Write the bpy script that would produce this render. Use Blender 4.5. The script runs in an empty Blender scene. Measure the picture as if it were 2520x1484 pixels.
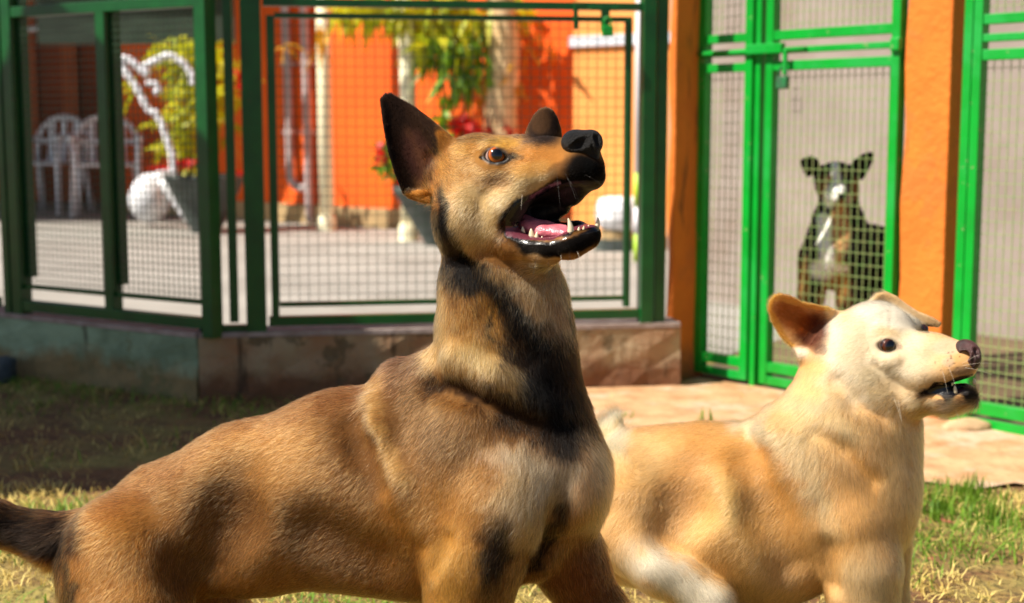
import bpy, bmesh, math, random
import numpy as np
from mathutils import Vector, Matrix

random.seed(7)
RNG = np.random.default_rng(7)
scene = bpy.context.scene
COL = scene.collection

# ------------------------------------------------------------------ camera, sky, sun, exposure
CAM_Z = 0.80
PITCH = math.radians(7.04)
LENS = 50.0
FQ = 2520 * LENS / 36.0            # focal length in units of a 2520 px wide frame
CAM = np.array([0.0, 0.0, CAM_Z])
FWD = np.array([0.0, math.cos(PITCH), -math.sin(PITCH)])
UPV = np.array([0.0, math.sin(PITCH), math.cos(PITCH)])
RGT = np.array([1.0, 0.0, 0.0])

cam_data = bpy.data.cameras.new("camera")
cam_data.lens = LENS
cam_data.sensor_width = 36.0
cam_data.clip_start = 0.05
cam_data.clip_end = 500.0
cam_data.dof.use_dof = True
cam_data.dof.focus_distance = 1.77
cam_data.dof.aperture_fstop = 5.0
cam = bpy.data.objects.new("camera", cam_data)
COL.objects.link(cam)
cam.location = CAM
cam.rotation_euler = (math.pi / 2 - PITCH, 0, 0)
scene.camera = cam

SUN_EL = math.radians(52)
SUN_H = np.array([-0.945, -0.325])            # horizontal direction towards the sun
SUN_H = SUN_H / np.linalg.norm(SUN_H)
world = bpy.data.worlds.new("World")
scene.world = world
world.use_nodes = True
wn = world.node_tree.nodes
bg = wn["Background"]
sky = wn.new("ShaderNodeTexSky")
sky.sky_type = 'NISHITA'
sky.sun_disc = False
sky.sun_elevation = SUN_EL
sky.sun_rotation = math.atan2(SUN_H[0], SUN_H[1])
sky.air_density = 1.0
sky.dust_density = 1.6
sky.ozone_density = 2.0
world.node_tree.links.new(sky.outputs[0], bg.inputs[0])
bg.inputs[1].default_value = 0.05

sun_data = bpy.data.lights.new("sun", 'SUN')
sun_data.energy = 5.0
sun_data.angle = math.radians(0.53)
sun_data.color = (1.0, 0.92, 0.80)
sun = bpy.data.objects.new("sun", sun_data)
COL.objects.link(sun)
sun_dir = np.array([SUN_H[0] * math.cos(SUN_EL), SUN_H[1] * math.cos(SUN_EL), math.sin(SUN_EL)])
sun.rotation_euler = Vector(sun_dir).to_track_quat('Z', 'Y').to_euler()
sun.location = (-6, -3, 9)

scene.view_settings.view_transform = 'Standard'
scene.view_settings.look = 'None'
scene.view_settings.exposure = 0.76
scene.view_settings.gamma = 1.0
scene.cycles.max_bounces = 8
scene.cycles.diffuse_bounces = 3
scene.cycles.glossy_bounces = 3
scene.cycles.transparent_max_bounces = 8
scene.cycles.use_denoising = True
scene.cycles_curves.shape = 'RIBBONS'

# ------------------------------------------------------------------ helpers
def lin(r, g=None, b=None):
    if g is None:
        r, g, b = r
    def f(c):
        c = c / 255.0
        return c / 12.92 if c <= 0.04045 else ((c + 0.055) / 1.055) ** 2.4
    return np.array([f(r), f(g), f(b)])

def unproject(u, v, d):
    """point at picture position (u, v) of a 2520 x 1484 frame, d metres along the view axis"""
    return CAM + d * (FWD + (u - 1260) / FQ * RGT - (v - 742) / FQ * UPV)

def ground_at(u, v, z=0.0):
    r = FWD + (u - 1260) / FQ * RGT - (v - 742) / FQ * UPV
    t = (z - CAM_Z) / r[2]
    return CAM + t * r

def tag(o, label=None, cat=None, group=None, kind=None):
    if label: o["label"] = label
    if cat: o["category"] = cat
    if group: o["group"] = group
    if kind: o["kind"] = kind
    return o

def empty(name, loc, label=None, cat=None, group=None):
    o = bpy.data.objects.new(name, None)
    o.empty_display_size = 0.05
    COL.objects.link(o)
    o.location = loc
    return tag(o, label, cat, group)

def link(name, me, mat=None, parent=None, smooth=False):
    o = bpy.data.objects.new(name, me)
    COL.objects.link(o)
    if mat is not None:
        me.materials.append(mat)
    if smooth:
        me.polygons.foreach_set("use_smooth", np.ones(len(me.polygons), bool))
    if parent is not None:
        o.parent = parent
        # parents used here are only translated: keep the mesh where it was built, in world space
        o.location = -Vector(root_offset(parent))
    return o

def root_offset(p):
    t = Vector((0, 0, 0))
    while p is not None:
        t += Vector(p.location)
        p = p.parent
    return t

def mesh_np(name, V, F):
    me = bpy.data.meshes.new(name)
    V = np.asarray(V, np.float32); F = np.asarray(F, np.int32)
    n, k = F.shape
    me.vertices.add(len(V)); me.vertices.foreach_set("co", V.ravel())
    me.loops.add(n * k); me.loops.foreach_set("vertex_index", F.ravel())
    me.polygons.add(n)
    me.polygons.foreach_set("loop_start", np.arange(0, n * k, k, dtype=np.int32))
    me.polygons.foreach_set("loop_total", np.full(n, k, np.int32))
    me.update(calc_edges=True)
    return me

class MB:
    """collects boxes, bars, tubes and lathes into one mesh"""
    def __init__(self): self.v = []; self.f = []
    def add(self, V, F):
        o = len(self.v); self.v += [tuple(map(float, p)) for p in V]; self.f += [tuple(o + i for i in f) for f in F]
    def box(self, c, sx, sy, sz, ax=None, ay=None, az=None):
        c = np.array(c, float)
        ax = np.array(ax if ax is not None else (1, 0, 0), float); ay = np.array(ay if ay is not None else (0, 1, 0), float)
        az = np.array(az if az is not None else (0, 0, 1), float)
        V = [c + ax * sx / 2 * i + ay * sy / 2 * j + az * sz / 2 * k for i in (-1, 1) for j in (-1, 1) for k in (-1, 1)]
        self.add(V, [(0, 1, 3, 2), (4, 6, 7, 5), (0, 4, 5, 1), (2, 3, 7, 6), (0, 2, 6, 4), (1, 5, 7, 3)])
    def bar(self, a, b, w, d, side):
        """square bar from a to b; d is its size along the horizontal vector side"""
        a = np.array(a, float); b = np.array(b, float); ax = b - a; L = np.linalg.norm(ax); ax /= L
        side = np.array(side, float); n = np.cross(ax, side); n /= np.linalg.norm(n); side = np.cross(n, ax)
        self.box((a + b) / 2, L, d, w, ax, side, n)
    def tube(self, pts, rad, seg=8, cap=True):
        pts = [np.array(p, float) for p in pts]
        if np.isscalar(rad): rad = [rad] * len(pts)
        V = []; F = []; up = None
        for i, p in enumerate(pts):
            t = pts[min(i + 1, len(pts) - 1)] - pts[max(i - 1, 0)]; t /= np.linalg.norm(t) + 1e-12
            if up is None:
                up = np.array([0, 0, 1.0]) if abs(t[2]) < .9 else np.array([1.0, 0, 0])
            x = np.cross(up, t); x /= np.linalg.norm(x) + 1e-12; y = np.cross(t, x); up = y
            for k in range(seg):
                a = 2 * math.pi * k / seg
                V.append(p + rad[i] * (math.cos(a) * x + math.sin(a) * y))
        for i in range(len(pts) - 1):
            for k in range(seg):
                F.append((i * seg + k, i * seg + (k + 1) % seg, (i + 1) * seg + (k + 1) % seg, (i + 1) * seg + k))
        if cap:
            F.append(tuple(range(seg - 1, -1, -1))); F.append(tuple((len(pts) - 1) * seg + k for k in range(seg)))
        self.add(V, F)
    def lathe(self, c, prof, seg=24):
        V = []; F = []
        for r, z in prof:
            for k in range(seg):
                a = 2 * math.pi * k / seg; V.append((c[0] + r * math.cos(a), c[1] + r * math.sin(a), c[2] + z))
        for i in range(len(prof) - 1):
            for k in range(seg):
                F.append((i * seg + k, i * seg + (k + 1) % seg, (i + 1) * seg + (k + 1) % seg, (i + 1) * seg + k))
        F.append(tuple(range(seg - 1, -1, -1))); F.append(tuple((len(prof) - 1) * seg + k for k in range(seg)))
        self.add(V, F)
    def build(self, name, mat=None, parent=None, smooth=False, bevel=0.0):
        me = bpy.data.meshes.new(name); me.from_pydata(self.v, [], self.f); me.update()
        o = link(name, me, mat, parent, smooth)
        if bevel:
            m = o.modifiers.new("bevel", 'BEVEL'); m.width = bevel; m.segments = 2; m.limit_method = 'ANGLE'
        return o

def mat(name, c1, c2=None, rough=0.6, scale=8.0, bump=0.0, bscale=60.0, detail=5.0, spec=0.5, c3=None, metal=0.0, coat=0.0, contrast=(0.35, 0.65), trans=0.0, chip=None):
    """noise-mottled principled material; colours given as sRGB 0-255"""
    m = bpy.data.materials.new(name); m.use_nodes = True
    nt = m.node_tree; N = nt.nodes; L = nt.links; b = N["Principled BSDF"]
    b.inputs["Roughness"].default_value = rough
    b.inputs["Specular IOR Level"].default_value = spec
    b.inputs["Metallic"].default_value = metal
    b.inputs["Coat Weight"].default_value = coat
    tc = N.new("ShaderNodeTexCoord")
    c1 = lin(c1); c2 = lin(c2) if c2 is not None else c1 * 0.86
    no = N.new("ShaderNodeTexNoise"); no.inputs["Scale"].default_value = scale; no.inputs["Detail"].default_value = detail
    L.new(tc.outputs["Object"], no.inputs["Vector"])
    r = N.new("ShaderNodeValToRGB"); L.new(no.outputs["Fac"], r.inputs["Fac"])
    r.color_ramp.elements[0].position = contrast[0]; r.color_ramp.elements[1].position = contrast[1]
    r.color_ramp.elements[0].color = (*c2, 1); r.color_ramp.elements[1].color = (*c1, 1)
    out = r.outputs["Color"]
    if c3 is not None:
        n2 = N.new("ShaderNodeTexNoise"); n2.inputs["Scale"].default_value = scale * 0.37; n2.inputs["Detail"].default_value = 8
        n2.inputs["Roughness"].default_value = 0.7
        L.new(tc.outputs["Object"], n2.inputs["Vector"])
        r2 = N.new("ShaderNodeValToRGB"); r2.color_ramp.elements[0].position = 0.50; r2.color_ramp.elements[1].position = 0.62
        L.new(n2.outputs["Fac"], r2.inputs["Fac"])
        mx = N.new("ShaderNodeMix"); mx.data_type = 'RGBA'
        L.new(r2.outputs["Color"], mx.inputs[0]); L.new(out, mx.inputs[6]); mx.inputs[7].default_value = (*lin(c3), 1)
        out = mx.outputs[2]
    if chip is not None:
        n3 = N.new("ShaderNodeTexNoise"); n3.inputs["Scale"].default_value = 38; n3.inputs["Detail"].default_value = 6; n3.inputs["Roughness"].default_value = .6
        L.new(tc.outputs["Object"], n3.inputs["Vector"])
        r3 = N.new("ShaderNodeMapRange"); r3.inputs[1].default_value = .655; r3.inputs[2].default_value = .675; L.new(n3.outputs["Fac"], r3.inputs[0])
        mx = N.new("ShaderNodeMix"); mx.data_type = 'RGBA'; L.new(r3.outputs[0], mx.inputs[0]); L.new(out, mx.inputs[6]); mx.inputs[7].default_value = (*lin(chip), 1); out = mx.outputs[2]
    L.new(out, b.inputs["Base Color"])
    if bump:
        nb = N.new("ShaderNodeTexNoise"); nb.inputs["Scale"].default_value = bscale; nb.inputs["Detail"].default_value = 6
        L.new(tc.outputs["Object"], nb.inputs["Vector"])
        bp = N.new("ShaderNodeBump"); bp.inputs["Strength"].default_value = bump; bp.inputs["Distance"].default_value = 0.01
        L.new(nb.outputs["Fac"], bp.inputs["Height"]); L.new(bp.outputs["Normal"], b.inputs["Normal"])
    if trans:
        tr = N.new("ShaderNodeBsdfTranslucent"); L.new(out, tr.inputs["Color"])
        ms = N.new("ShaderNodeMixShader"); ms.inputs[0].default_value = trans
        L.new(b.outputs[0], ms.inputs[1]); L.new(tr.outputs[0], ms.inputs[2])
        L.new(ms.outputs[0], N["Material Output"].inputs["Surface"])
    return m

class Plane:
    """a vertical plane through two ground points; s runs along it, z up"""
    def __init__(self, A, B):
        self.A = np.array([A[0], A[1], 0.0]); B = np.array([B[0], B[1], 0.0])
        self.L = np.linalg.norm(B - self.A); self.t = (B - self.A) / self.L
        self.ds = 0.0; self.n = np.array([self.t[1], -self.t[0], 0.0])
        if self.n[1] > 0: self.n = -self.n           # towards the camera
    def p(self, s, z, off=0.0):
        return self.A + self.t * s + np.array([0, 0, z]) + self.n * off
    def hit(self, u, v):
        r = FWD + (u - 1260) / FQ * RGT - (v - 742) / FQ * UPV
        k = np.dot(self.A - CAM, self.n) / np.dot(r, self.n)
        P = CAM + k * r
        return np.dot(P - self.A, self.t), P[2]
    def s(self, u, v=450): return self.hit(u, v)[0] - self.ds
    def z(self, u, v): return self.hit(u, v)[1]
M = {}
# ------------------------------------------------------------------ the setting

M['fence'] = mat("dark green gloss paint", (2, 84, 34), (2, 70, 30), rough=0.35, scale=14, bump=0.08, bscale=120, chip=(54, 66, 44))
M['wire'] = mat("painted fence wire", (40, 74, 50), (50, 66, 54), rough=0.4, scale=60)
M['kgreen'] = mat("bright green gloss paint", (0, 160, 46), (4, 146, 42), rough=0.32, scale=10, bump=0.06, bscale=90, c3=(30, 160, 66), chip=(120, 150, 96))
M['kwire'] = mat("green painted kennel wire", (120, 158, 92), (150, 160, 104), rough=0.3, scale=50, spec=0.8)
M['orange'] = mat("orange masonry paint", (226, 124, 40), (214, 112, 34), rough=0.75, scale=5, bump=0.25, bscale=70, c3=(206, 116, 46))
def plaster(name, up, up2, low, low2, hline, moss):
    """painted plaster with soil splashed up its foot and runs of dirt"""
    m = mat(name, up, up2, rough=.92, scale=9, bump=.6, bscale=40, detail=9); nt = m.node_tree; N = nt.nodes; L = nt.links; b = N["Principled BSDF"]
    src = b.inputs["Base Color"].links[0].from_socket; tc = N.new("ShaderNodeNewGeometry"); sp = N.new("ShaderNodeSeparateXYZ"); L.new(tc.outputs["Position"], sp.inputs[0])
    def noise(scale, vec=None, det=8):
        n_ = N.new("ShaderNodeTexNoise"); n_.inputs["Scale"].default_value = scale; n_.inputs["Detail"].default_value = det; n_.inputs["Roughness"].default_value = .7
        L.new(vec or tc.outputs["Position"], n_.inputs["Vector"]); return n_.outputs["Fac"]
    def math_(op, a_, b_):
        q = N.new("ShaderNodeMath"); q.operation = op
        for i, x in enumerate((a_, b_)):
            if hasattr(x, "links"): L.new(x, q.inputs[i])
            else: q.inputs[i].default_value = x
        return q.outputs[0]
    def mixc(f, a_, c_):
        q = N.new("ShaderNodeMix"); q.data_type = 'RGBA'; L.new(f, q.inputs[0]); L.new(a_, q.inputs[6])
        if hasattr(c_, "links"): L.new(c_, q.inputs[7])
        else: q.inputs[7].default_value = (*lin(c_), 1)
        return q.outputs[2]
    edge = math_('ADD', sp.outputs["Z"], math_('MULTIPLY', math_('SUBTRACT', noise(5), .5), .22))
    mr = N.new("ShaderNodeMapRange"); mr.inputs[1].default_value = hline + .02; mr.inputs[2].default_value = hline - .03; L.new(edge, mr.inputs[0])
    r = N.new("ShaderNodeValToRGB"); r.color_ramp.elements[0].color = (*lin(low), 1); r.color_ramp.elements[1].color = (*lin(low2), 1); r.color_ramp.elements[0].position = .35; r.color_ramp.elements[1].position = .65
    L.new(noise(14), r.inputs[0]); c = mixc(math_('MULTIPLY', mr.outputs[0], .85), src, r.outputs[0])
    mp = N.new("ShaderNodeMapping"); mp.inputs["Scale"].default_value = (1, 1, .12); L.new(tc.outputs["Position"], mp.inputs[0])
    st = N.new("ShaderNodeMapRange"); st.inputs[1].default_value = .60; st.inputs[2].default_value = .68; L.new(noise(16, mp.outputs[0], 4), st.inputs[0])
    c = mixc(math_('MULTIPLY', st.outputs[0], .7), c, (52, 42, 30))
    pt = N.new("ShaderNodeMapRange"); pt.inputs[1].default_value = .56; pt.inputs[2].default_value = .60; L.new(noise(4.2), pt.inputs[0])
    c = mixc(math_('MULTIPLY', pt.outputs[0], .8), c, moss)
    L.new(c, b.inputs["Base Color"]); return m
M['plinth_green'] = plaster("green washed plaster", (152, 176, 148), (118, 138, 112), (150, 120, 76), (112, 94, 58), .10, (112, 114, 78))
M['orange'] = plaster("orange masonry paint", (226, 124, 40), (216, 114, 36), (186, 110, 56), (160, 96, 52), .10, (206, 112, 44))
M['plinth_brown'] = plaster("stained brown plaster", (158, 118, 86), (168, 148, 118), (124, 78, 48), (96, 60, 38), .08, (96, 82, 58))
M['cap'] = mat("pale cement ledge", (176, 160, 156), (148, 130, 124), rough=0.9, scale=20, bump=0.3)
M['concrete'] = mat("pale courtyard concrete", (158, 155, 148), (144, 141, 134), rough=0.9, scale=1.5, bump=0.2, bscale=30, c3=(134, 131, 124))
M['dirt'] = mat("orange packed dirt", (204, 164, 122), (168, 124, 84), rough=1.0, scale=11, bump=1.0, bscale=28, c3=(190, 168, 142), detail=11, contrast=(.3, .7))
M['kwall'] = mat("mauve grey kennel plaster", (158, 146, 138), (146, 134, 126), rough=0.9, scale=3, bump=0.2, bscale=25, c3=(144, 128, 118))
M['kfloor'] = mat("brown kennel floor", (110, 92, 66), (92, 76, 54), rough=0.9, scale=6, bump=0.3)

gm = bpy.data.materials.new("worn lawn soil"); gm.use_nodes = True
nt = gm.node_tree; N = nt.nodes; L = nt.links; b = N["Principled BSDF"]; b.inputs["Roughness"].default_value = 1.0
tc = N.new("ShaderNodeTexCoord")
def noise_ramp(scale, p0, p1, ca, cb, detail=8):
    no = N.new("ShaderNodeTexNoise"); no.inputs["Scale"].default_value = scale; no.inputs["Detail"].default_value = detail; no.inputs["Roughness"].default_value = 0.65
    L.new(tc.outputs["Object"], no.inputs["Vector"])
    r = N.new("ShaderNodeValToRGB"); r.color_ramp.elements[0].position = p0; r.color_ramp.elements[1].position = p1
    r.color_ramp.elements[0].color = (*lin(ca), 1); r.color_ramp.elements[1].color = (*lin(cb), 1)
    L.new(no.outputs["Fac"], r.inputs["Fac"]); return no, r
_, r1 = noise_ramp(14, .35, .65, (92, 62, 38), (138, 98, 60))
_, r2 = noise_ramp(30, .3, .7, (112, 104, 48), (168, 148, 84))
_, rm = noise_ramp(2.6, .44, .58, (0, 0, 0), (255, 255, 255))
mx = N.new("ShaderNodeMix"); mx.data_type = 'RGBA'
L.new(rm.outputs[0], mx.inputs[0]); L.new(r1.outputs[0], mx.inputs[6]); L.new(r2.outputs[0], mx.inputs[7])
L.new(mx.outputs[2], b.inputs["Base Color"])
nb = N.new("ShaderNodeTexNoise"); nb.inputs["Scale"].default_value = 50; nb.inputs["Detail"].default_value = 8
L.new(tc.outputs["Object"], nb.inputs["Vector"])
bp = N.new("ShaderNodeBump"); bp.inputs["Strength"].default_value = 0.9; bp.inputs["Distance"].default_value = 0.03
L.new(nb.outputs["Fac"], bp.inputs["Height"]); L.new(bp.outputs["Normal"], b.inputs["Normal"])
M['ground'] = gm

gv = np.array([[x, y, 0] for x in (-150, 150) for y in (-150, 150)], float)
g = link("ground", mesh_np("ground", gv, [[0, 2, 3, 1]]), M['ground']); tag(g, "worn lawn of dry grass and brown soil", "ground", kind="structure")

# planes of the fences and the kennel front
PL = Plane((-1.63, 4.53), (-0.914, 4.08))
PM = Plane((-0.914, 4.08), (0.507, 4.31))
PK = Plane((0.589, 4.48), (1.30, 3.61))
PL.ds = .020; PK.ds = .014
H_PL = 0.20

def quad_sheet(name, pts, z, m, label, cat):
    V = [(p[0], p[1], z) for p in pts]
    me = bpy.data.meshes.new(name); me.from_pydata(V, [], [tuple(range(len(V)))]); me.update()
    o = link(name, me, m); tag(o, label, cat, kind="structure"); return o

# dirt path in front of the kennels, with an uneven edge against the lawn
edge = [(-0.02, 4.20), (0.05, 4.0), (0.15, 3.75), (0.3, 3.5), (0.5, 3.35), (0.7, 3.10), (0.90, 3.15), (1.02, 3.05), (1.12, 3.10), (1.25, 3.02), (1.45, 2.95), (1.75, 2.78), (2.2, 2.5), (3.2, 1.9)]
back = [(0.0, 4.222)] + [(0.45, 4.30)] + [tuple(PK.p(0.02 + 3.2 * max(0, i - 3) / 10, 0, -.02 if i > 3 else .02)[:2]) for i in range(2, len(edge))]
V = []; F = []; NR = 6
for (e, k) in zip(edge, back):
    for r_ in range(NR + 1):
        t_ = r_ / NR; V.append((e[0] + (k[0] - e[0]) * t_, e[1] + (k[1] - e[1]) * t_, .006 + .004 * math.sin(7 * e[0] + 5 * t_) ** 2))
for i in range(len(edge) - 1):
    for r_ in range(NR):
        q_ = i * (NR + 1) + r_; F.append((q_, q_ + NR + 1, q_ + NR + 2, q_ + 1))
me = bpy.data.meshes.new("dirt_path"); me.from_pydata(V, [], F); me.update()
tag(link("dirt_path", me, M['dirt'], smooth=True), "strip of orange packed dirt before the kennels", "path", kind="structure")

# courtyard beyond the fence
cy = [(-14, 12.5), PL.p(-6.0, 0, -0.10)[:2], PL.p(0.9, 0, -0.10)[:2], PM.p(1.45, 0, -0.10)[:2], (0.62, 4.75), (3.5, 8.5), (9, 12), (9, 26), (-14, 26)]
quad_sheet("courtyard_floor", cy, 0.004, M['concrete'], "pale sunlit concrete courtyard beyond the fence", "floor")

# low plinth walls under the fences
def plinth(name, pl, s0, s1, h, th, m, label):
    r = empty(name, pl.p((s0 + s1) / 2, 0), label, "wall")
    mb = MB(); n = 14
    rows = [0.0, .3, .62, h - 0.012]
    V = []; F = []
    for face, off in ((0, 0.0), (1, -th)):
        for i in range(n + 1):
            for k, z in enumerate(rows):
                s = s0 + (s1 - s0) * i / n
                zz = (h - 0.012) * (k / (len(rows) - 1))
                j = 0.006 * math.sin(i * 2.3 + k * 1.7) * (1 if face == 0 else 0) * (k < 3)
                V.append(pl.p(s, zz - (0.03 if k == 0 else 0), off + j))
    R = len(rows)
    for i in range(n):
        for k in range(R - 1):
            a = i * R + k; F.append((a, a + R, a + R + 1, a + 1))
            c = (n + 1) * R + a; F.append((c, c + 1, c + R + 1, c + R))
    B = (n + 1) * R
    for i in range(n):
        a = i * R + R - 1; F.append((a, a + R, B + a + R, B + a))
    for i in (0, n):
        for k in range(R - 1):
            a = i * R + k; F.append((a, a + 1, B + a + 1, B + a))
    mb.add(V, F)
    mb.build("wall_face", m, r)
    c = MB(); c.box(pl.p((s0 + s1) / 2, h - 0.004, -th / 2), s1 - s0 - 0.004, th + 0.004, 0.014, pl.t, pl.n)
    c.build("cement_ledge", M['cap'], r)
    return r
plinth("plinth_wall", PL, -2.2, PL.L - 0.002, H_PL, 0.13, M['plinth_green'], "low green washed plaster wall under the left fence")
plinth("plinth_wall", PM, 0.004, PM.L + 0.01, H_PL, 0.13, M['plinth_brown'], "low stained brown plaster wall under the mesh gate")

# ------------------------------------------------------------------ green steel fences
def wires(pl, s0, s1, z0, z1, pitch, r, off, name, m, parent, wav=0.0, vp=None):
    mb = MB()
    n = max(1, int(round((s1 - s0) / (vp or pitch))))
    for i in range(n + 1):
        s = s0 + (s1 - s0) * i / n
        mb.bar(pl.p(s + random.uniform(-wav, wav), z0, off), pl.p(s + random.uniform(-wav, wav), z1, off), 2 * r, 2 * r, pl.n)
    n = max(1, int(round((z1 - z0) / pitch)))
    for i in range(n + 1):
        z = z0 + (z1 - z0) * i / n
        mb.bar(pl.p(s0, z + random.uniform(-wav, wav), off + 2 * r + .0004), pl.p(s1, z + random.uniform(-wav, wav), off + 2 * r + .0004), 2 * r, 2 * r, pl.n)
    o = mb.build(name, m, parent); o["kind"] = "stuff"; return o

def part_bar(name, pl, s0, z0, s1, z1, w, d, off, m, parent, bevel=0.002):
    mb = MB(); mb.bar(pl.p(s0, z0, off), pl.p(s1, z1, off), w, d, pl.n)
    return mb.build(name, m, parent, bevel=bevel)

TOPZ = 1.75
# left fence: two meshed bays
fl = empty("mesh_fence", PL.p(0.4, H_PL), "dark green steel fence with two meshed bays above the green plinth", "fence")
sA, sB, sC = PL.s(40), PL.s(262), PL.s(508)
part_bar("post", PL, sA - .012, H_PL, sA - .012, TOPZ, .044, .045, -.03, M['fence'], fl)
part_bar("post", PL, sA - .062, H_PL, sA - .062, TOPZ, .03, .04, -.03, M['fence'], fl)
part_bar("post", PL, sB, H_PL + .04, sB, 1.15, .038, .04, -.031, M['fence'], fl)
part_bar("post", PL, sC, H_PL - .01, sC, TOPZ, .042, .045, -.03, M['fence'], fl)
zt = PL.z(260, 14); zb = PL.z(262, 775)
part_bar("top_rail", PL, sA + .01, zt, sC - .02, zt, .032, .036, -.0285, M['fence'], fl)
part_bar("bottom_rail", PL, sA + .01, zb, sC - .02, zb, .032, .036, -.0285, M['fence'], fl)
zf0 = PL.z(150, 716); zf1 = PL.z(150, 66)
for a, c in ((sA + .012, sB - .02), (sB + .02, sC - .022)):
    part_bar("mesh_frame_bar", PL, a, zf0, c, zf0, .014, .016, -.03, M['fence'], fl, .001)
    part_bar("mesh_frame_bar", PL, a, 1.30, c, 1.30, .014, .016, -.03, M['fence'], fl, .001)
    wires(PL, a + .004, c - .004, zf0, 1.31, .021, .0010, -.032, "wire_mesh", M['wire'], fl)
for k_ in (1, 2):                                  # the bays that run on to the left
    e_ = sA - .085 - .72 * k_
    part_bar("post", PL, e_, H_PL, e_, TOPZ, .044, .045, -.03, M['fence'], fl)
    for z_ in (zt, zb): part_bar("top_rail" if z_ == zt else "bottom_rail", PL, e_ + .023, z_, e_ + .697 - .022, z_, .032, .036, -.0285, M['fence'], fl)
    wires(PL, e_ + .024, e_ + .67, zf0, 1.31, .021, .0010, -.032, "wire_mesh", M['wire'], fl)
for s_ in (sA + .02, sB + .024):
    part_bar("shade_bar", PL, s_, .12 + H_PL, s_, TOPZ - .3, .012, .03, -.05, M['fence'], fl, .001)

# narrow double posts and middle mesh gate
fp = empty("slim_fence", PM.p(0.05, H_PL), "pair of slim dark green posts at the fence corner", "fence")
for uu, w in ((568, .026),):
    part_bar("post", PM, PM.s(uu), H_PL + .03, PM.s(uu), TOPZ, w, .03, -.03, M['fence'], fp)
part_bar("bottom_rail", PM, PM.s(528), PM.z(560, 812), PM.s(598), PM.z(560, 812), .022, .03, -.0295, M['fence'], fp)

gt = empty("mesh_gate", PM.p(0.7, H_PL), "wide dark green gate of square wire mesh behind the brown dog", "gate")
part_bar("post", PM, PM.s(624), H_PL - .005, PM.s(624), TOPZ, .058, .055, -.03, M['fence'], gt)
s0, s1 = PM.s(672), PM.s(1549)
zr = PM.z(1100, 770)
part_bar("frame_bar", PM, s0, PM.z(672, 792), s0, PM.z(672, 36), .022, .03, -.03, M['fence'], gt)
part_bar("frame_bar", PM, s1, PM.z(1549, 757), s1, PM.z(1549, 44), .018, .03, -.03, M['fence'], gt)
part_bar("top_rail", PM, PM.s(655), PM.z(1100, 9), PM.s(1590), PM.z(1100, 9), .022, .034, -.031, M['fence'], gt)
part_bar("mesh_frame_bar", PM, s0 + .012, PM.z(1100, 41), s1 + .008, PM.z(1100, 41), .015, .02, -.029, M['fence'], gt, .001)
part_bar("mesh_frame_bar", PM, s0 + .012, PM.z(1100, 744), s1 - .01, PM.z(1100, 744), .014, .02, -.029, M['fence'], gt, .001)
part_bar("bottom_rail", PM, PM.s(655), PM.z(1100, 784), PM.s(1590), PM.z(1100, 784), .028, .034, -.031, M['fence'], gt)
wires(PM, s0 + .012, s1 - .009, PM.z(1100, 744), PM.z(1100, 41), .0285, .0009, -.03, "wire_mesh", M['wire'], gt)
part_bar("post", PM, PM.s(1597), H_PL - .005, PM.s(1597), TOPZ, .040, .055, -.03, M['fence'], gt)
part_bar("post", PM, PM.s(1631), H_PL - .005, PM.s(1631), TOPZ, .034, .05, -.04, M['fence'], gt)
# bolt hanging from the gate's top rail and its padlock
mb = MB(); sx = PM.s(1487); zz = PM.z(1487, 20)
mb.box(PM.p(sx, zz - .03, -.005), .026, .012, .075, PM.t, PM.n); mb.tube([PM.p(sx - .05, zz, -.006), PM.p(sx + .04, zz, -.006)], .007)
mb.build("gate_bolt", M['fence'], gt, bevel=.002)
mb = MB(); sx2 = PM.s(1415); mb.box(PM.p(sx2, PM.z(1415, 40), -.004), .014, .010, .075, PM.t, PM.n)
mb.build("bolt_guide", M['fence'], gt, bevel=.002)
def padlock(P, t, n, sc, m, label):
    r = empty("padlock", P, label, "padlock")
    mb = MB(); mb.box(P - np.array([0, 0, .022 * sc]), .034 * sc, .014 * sc, .032 * sc, t, n); mb.build("lock_body", m, r, bevel=.003 * sc)
    mb = MB(); pts = []
    for k in range(9):
        a = math.pi * k / 8; pts.append(P + t * .011 * sc * math.cos(a) + np.array([0, 0, .014 * sc * math.sin(a) + .004 * sc]))
    pts = [P + t * .011 * sc - np.array([0, 0, .008 * sc])] + pts + [P - t * .011 * sc - np.array([0, 0, .008 * sc])]
    mb.tube(pts, .003 * sc, 6); mb.build("shackle", m, r, True)
    return r
padlock(PM.p(PM.s(1490), PM.z(1490, 58), .012), PM.t, PM.n, 1.0, M['kgreen'], "green painted padlock hanging on the mesh gate bolt")

# ------------------------------------------------------------------ orange pillars and the kennel
def pillar(name, c, t, n, w, d, h, label):
    r = empty(name, (c[0], c[1], 0), label, "pillar")
    mb = MB(); V = []; F = []
    N = 12
    for i in range(N + 1):
        z = -0.02 + (h + .02) * i / N
        for (a, bb) in ((-1, 1), (1, 1), (1, -1), (-1, -1)):
            j = .003 * math.sin(i * 3.1 + a * 2 + bb)
            p = np.array([c[0], c[1], z]) + t * (w / 2 + j) * a + n * (d / 2 + j) * bb; V.append(p)
    for i in range(N):
        for k in range(4):
            F.append((i * 4 + k, i * 4 + (k + 1) % 4, (i + 1) * 4 + (k + 1) % 4, (i + 1) * 4 + k))
    F.append((N * 4, N * 4 + 1, N * 4 + 2, N * 4 + 3)); mb.add(V, F)
    mb.build("shaft", M['orange'], r, bevel=.006)
    return r
tK = PK.t; nK = PK.n
p1 = unproject(1686, 742, 4.52)
pillar("kennel_pillar", p1, tK, nK, 0.028, 0.14, 2.4, "slim orange pillar between the mesh gate and the kennel")
pc = PK.p(PK.s(2276), 0, 0.0)
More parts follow.
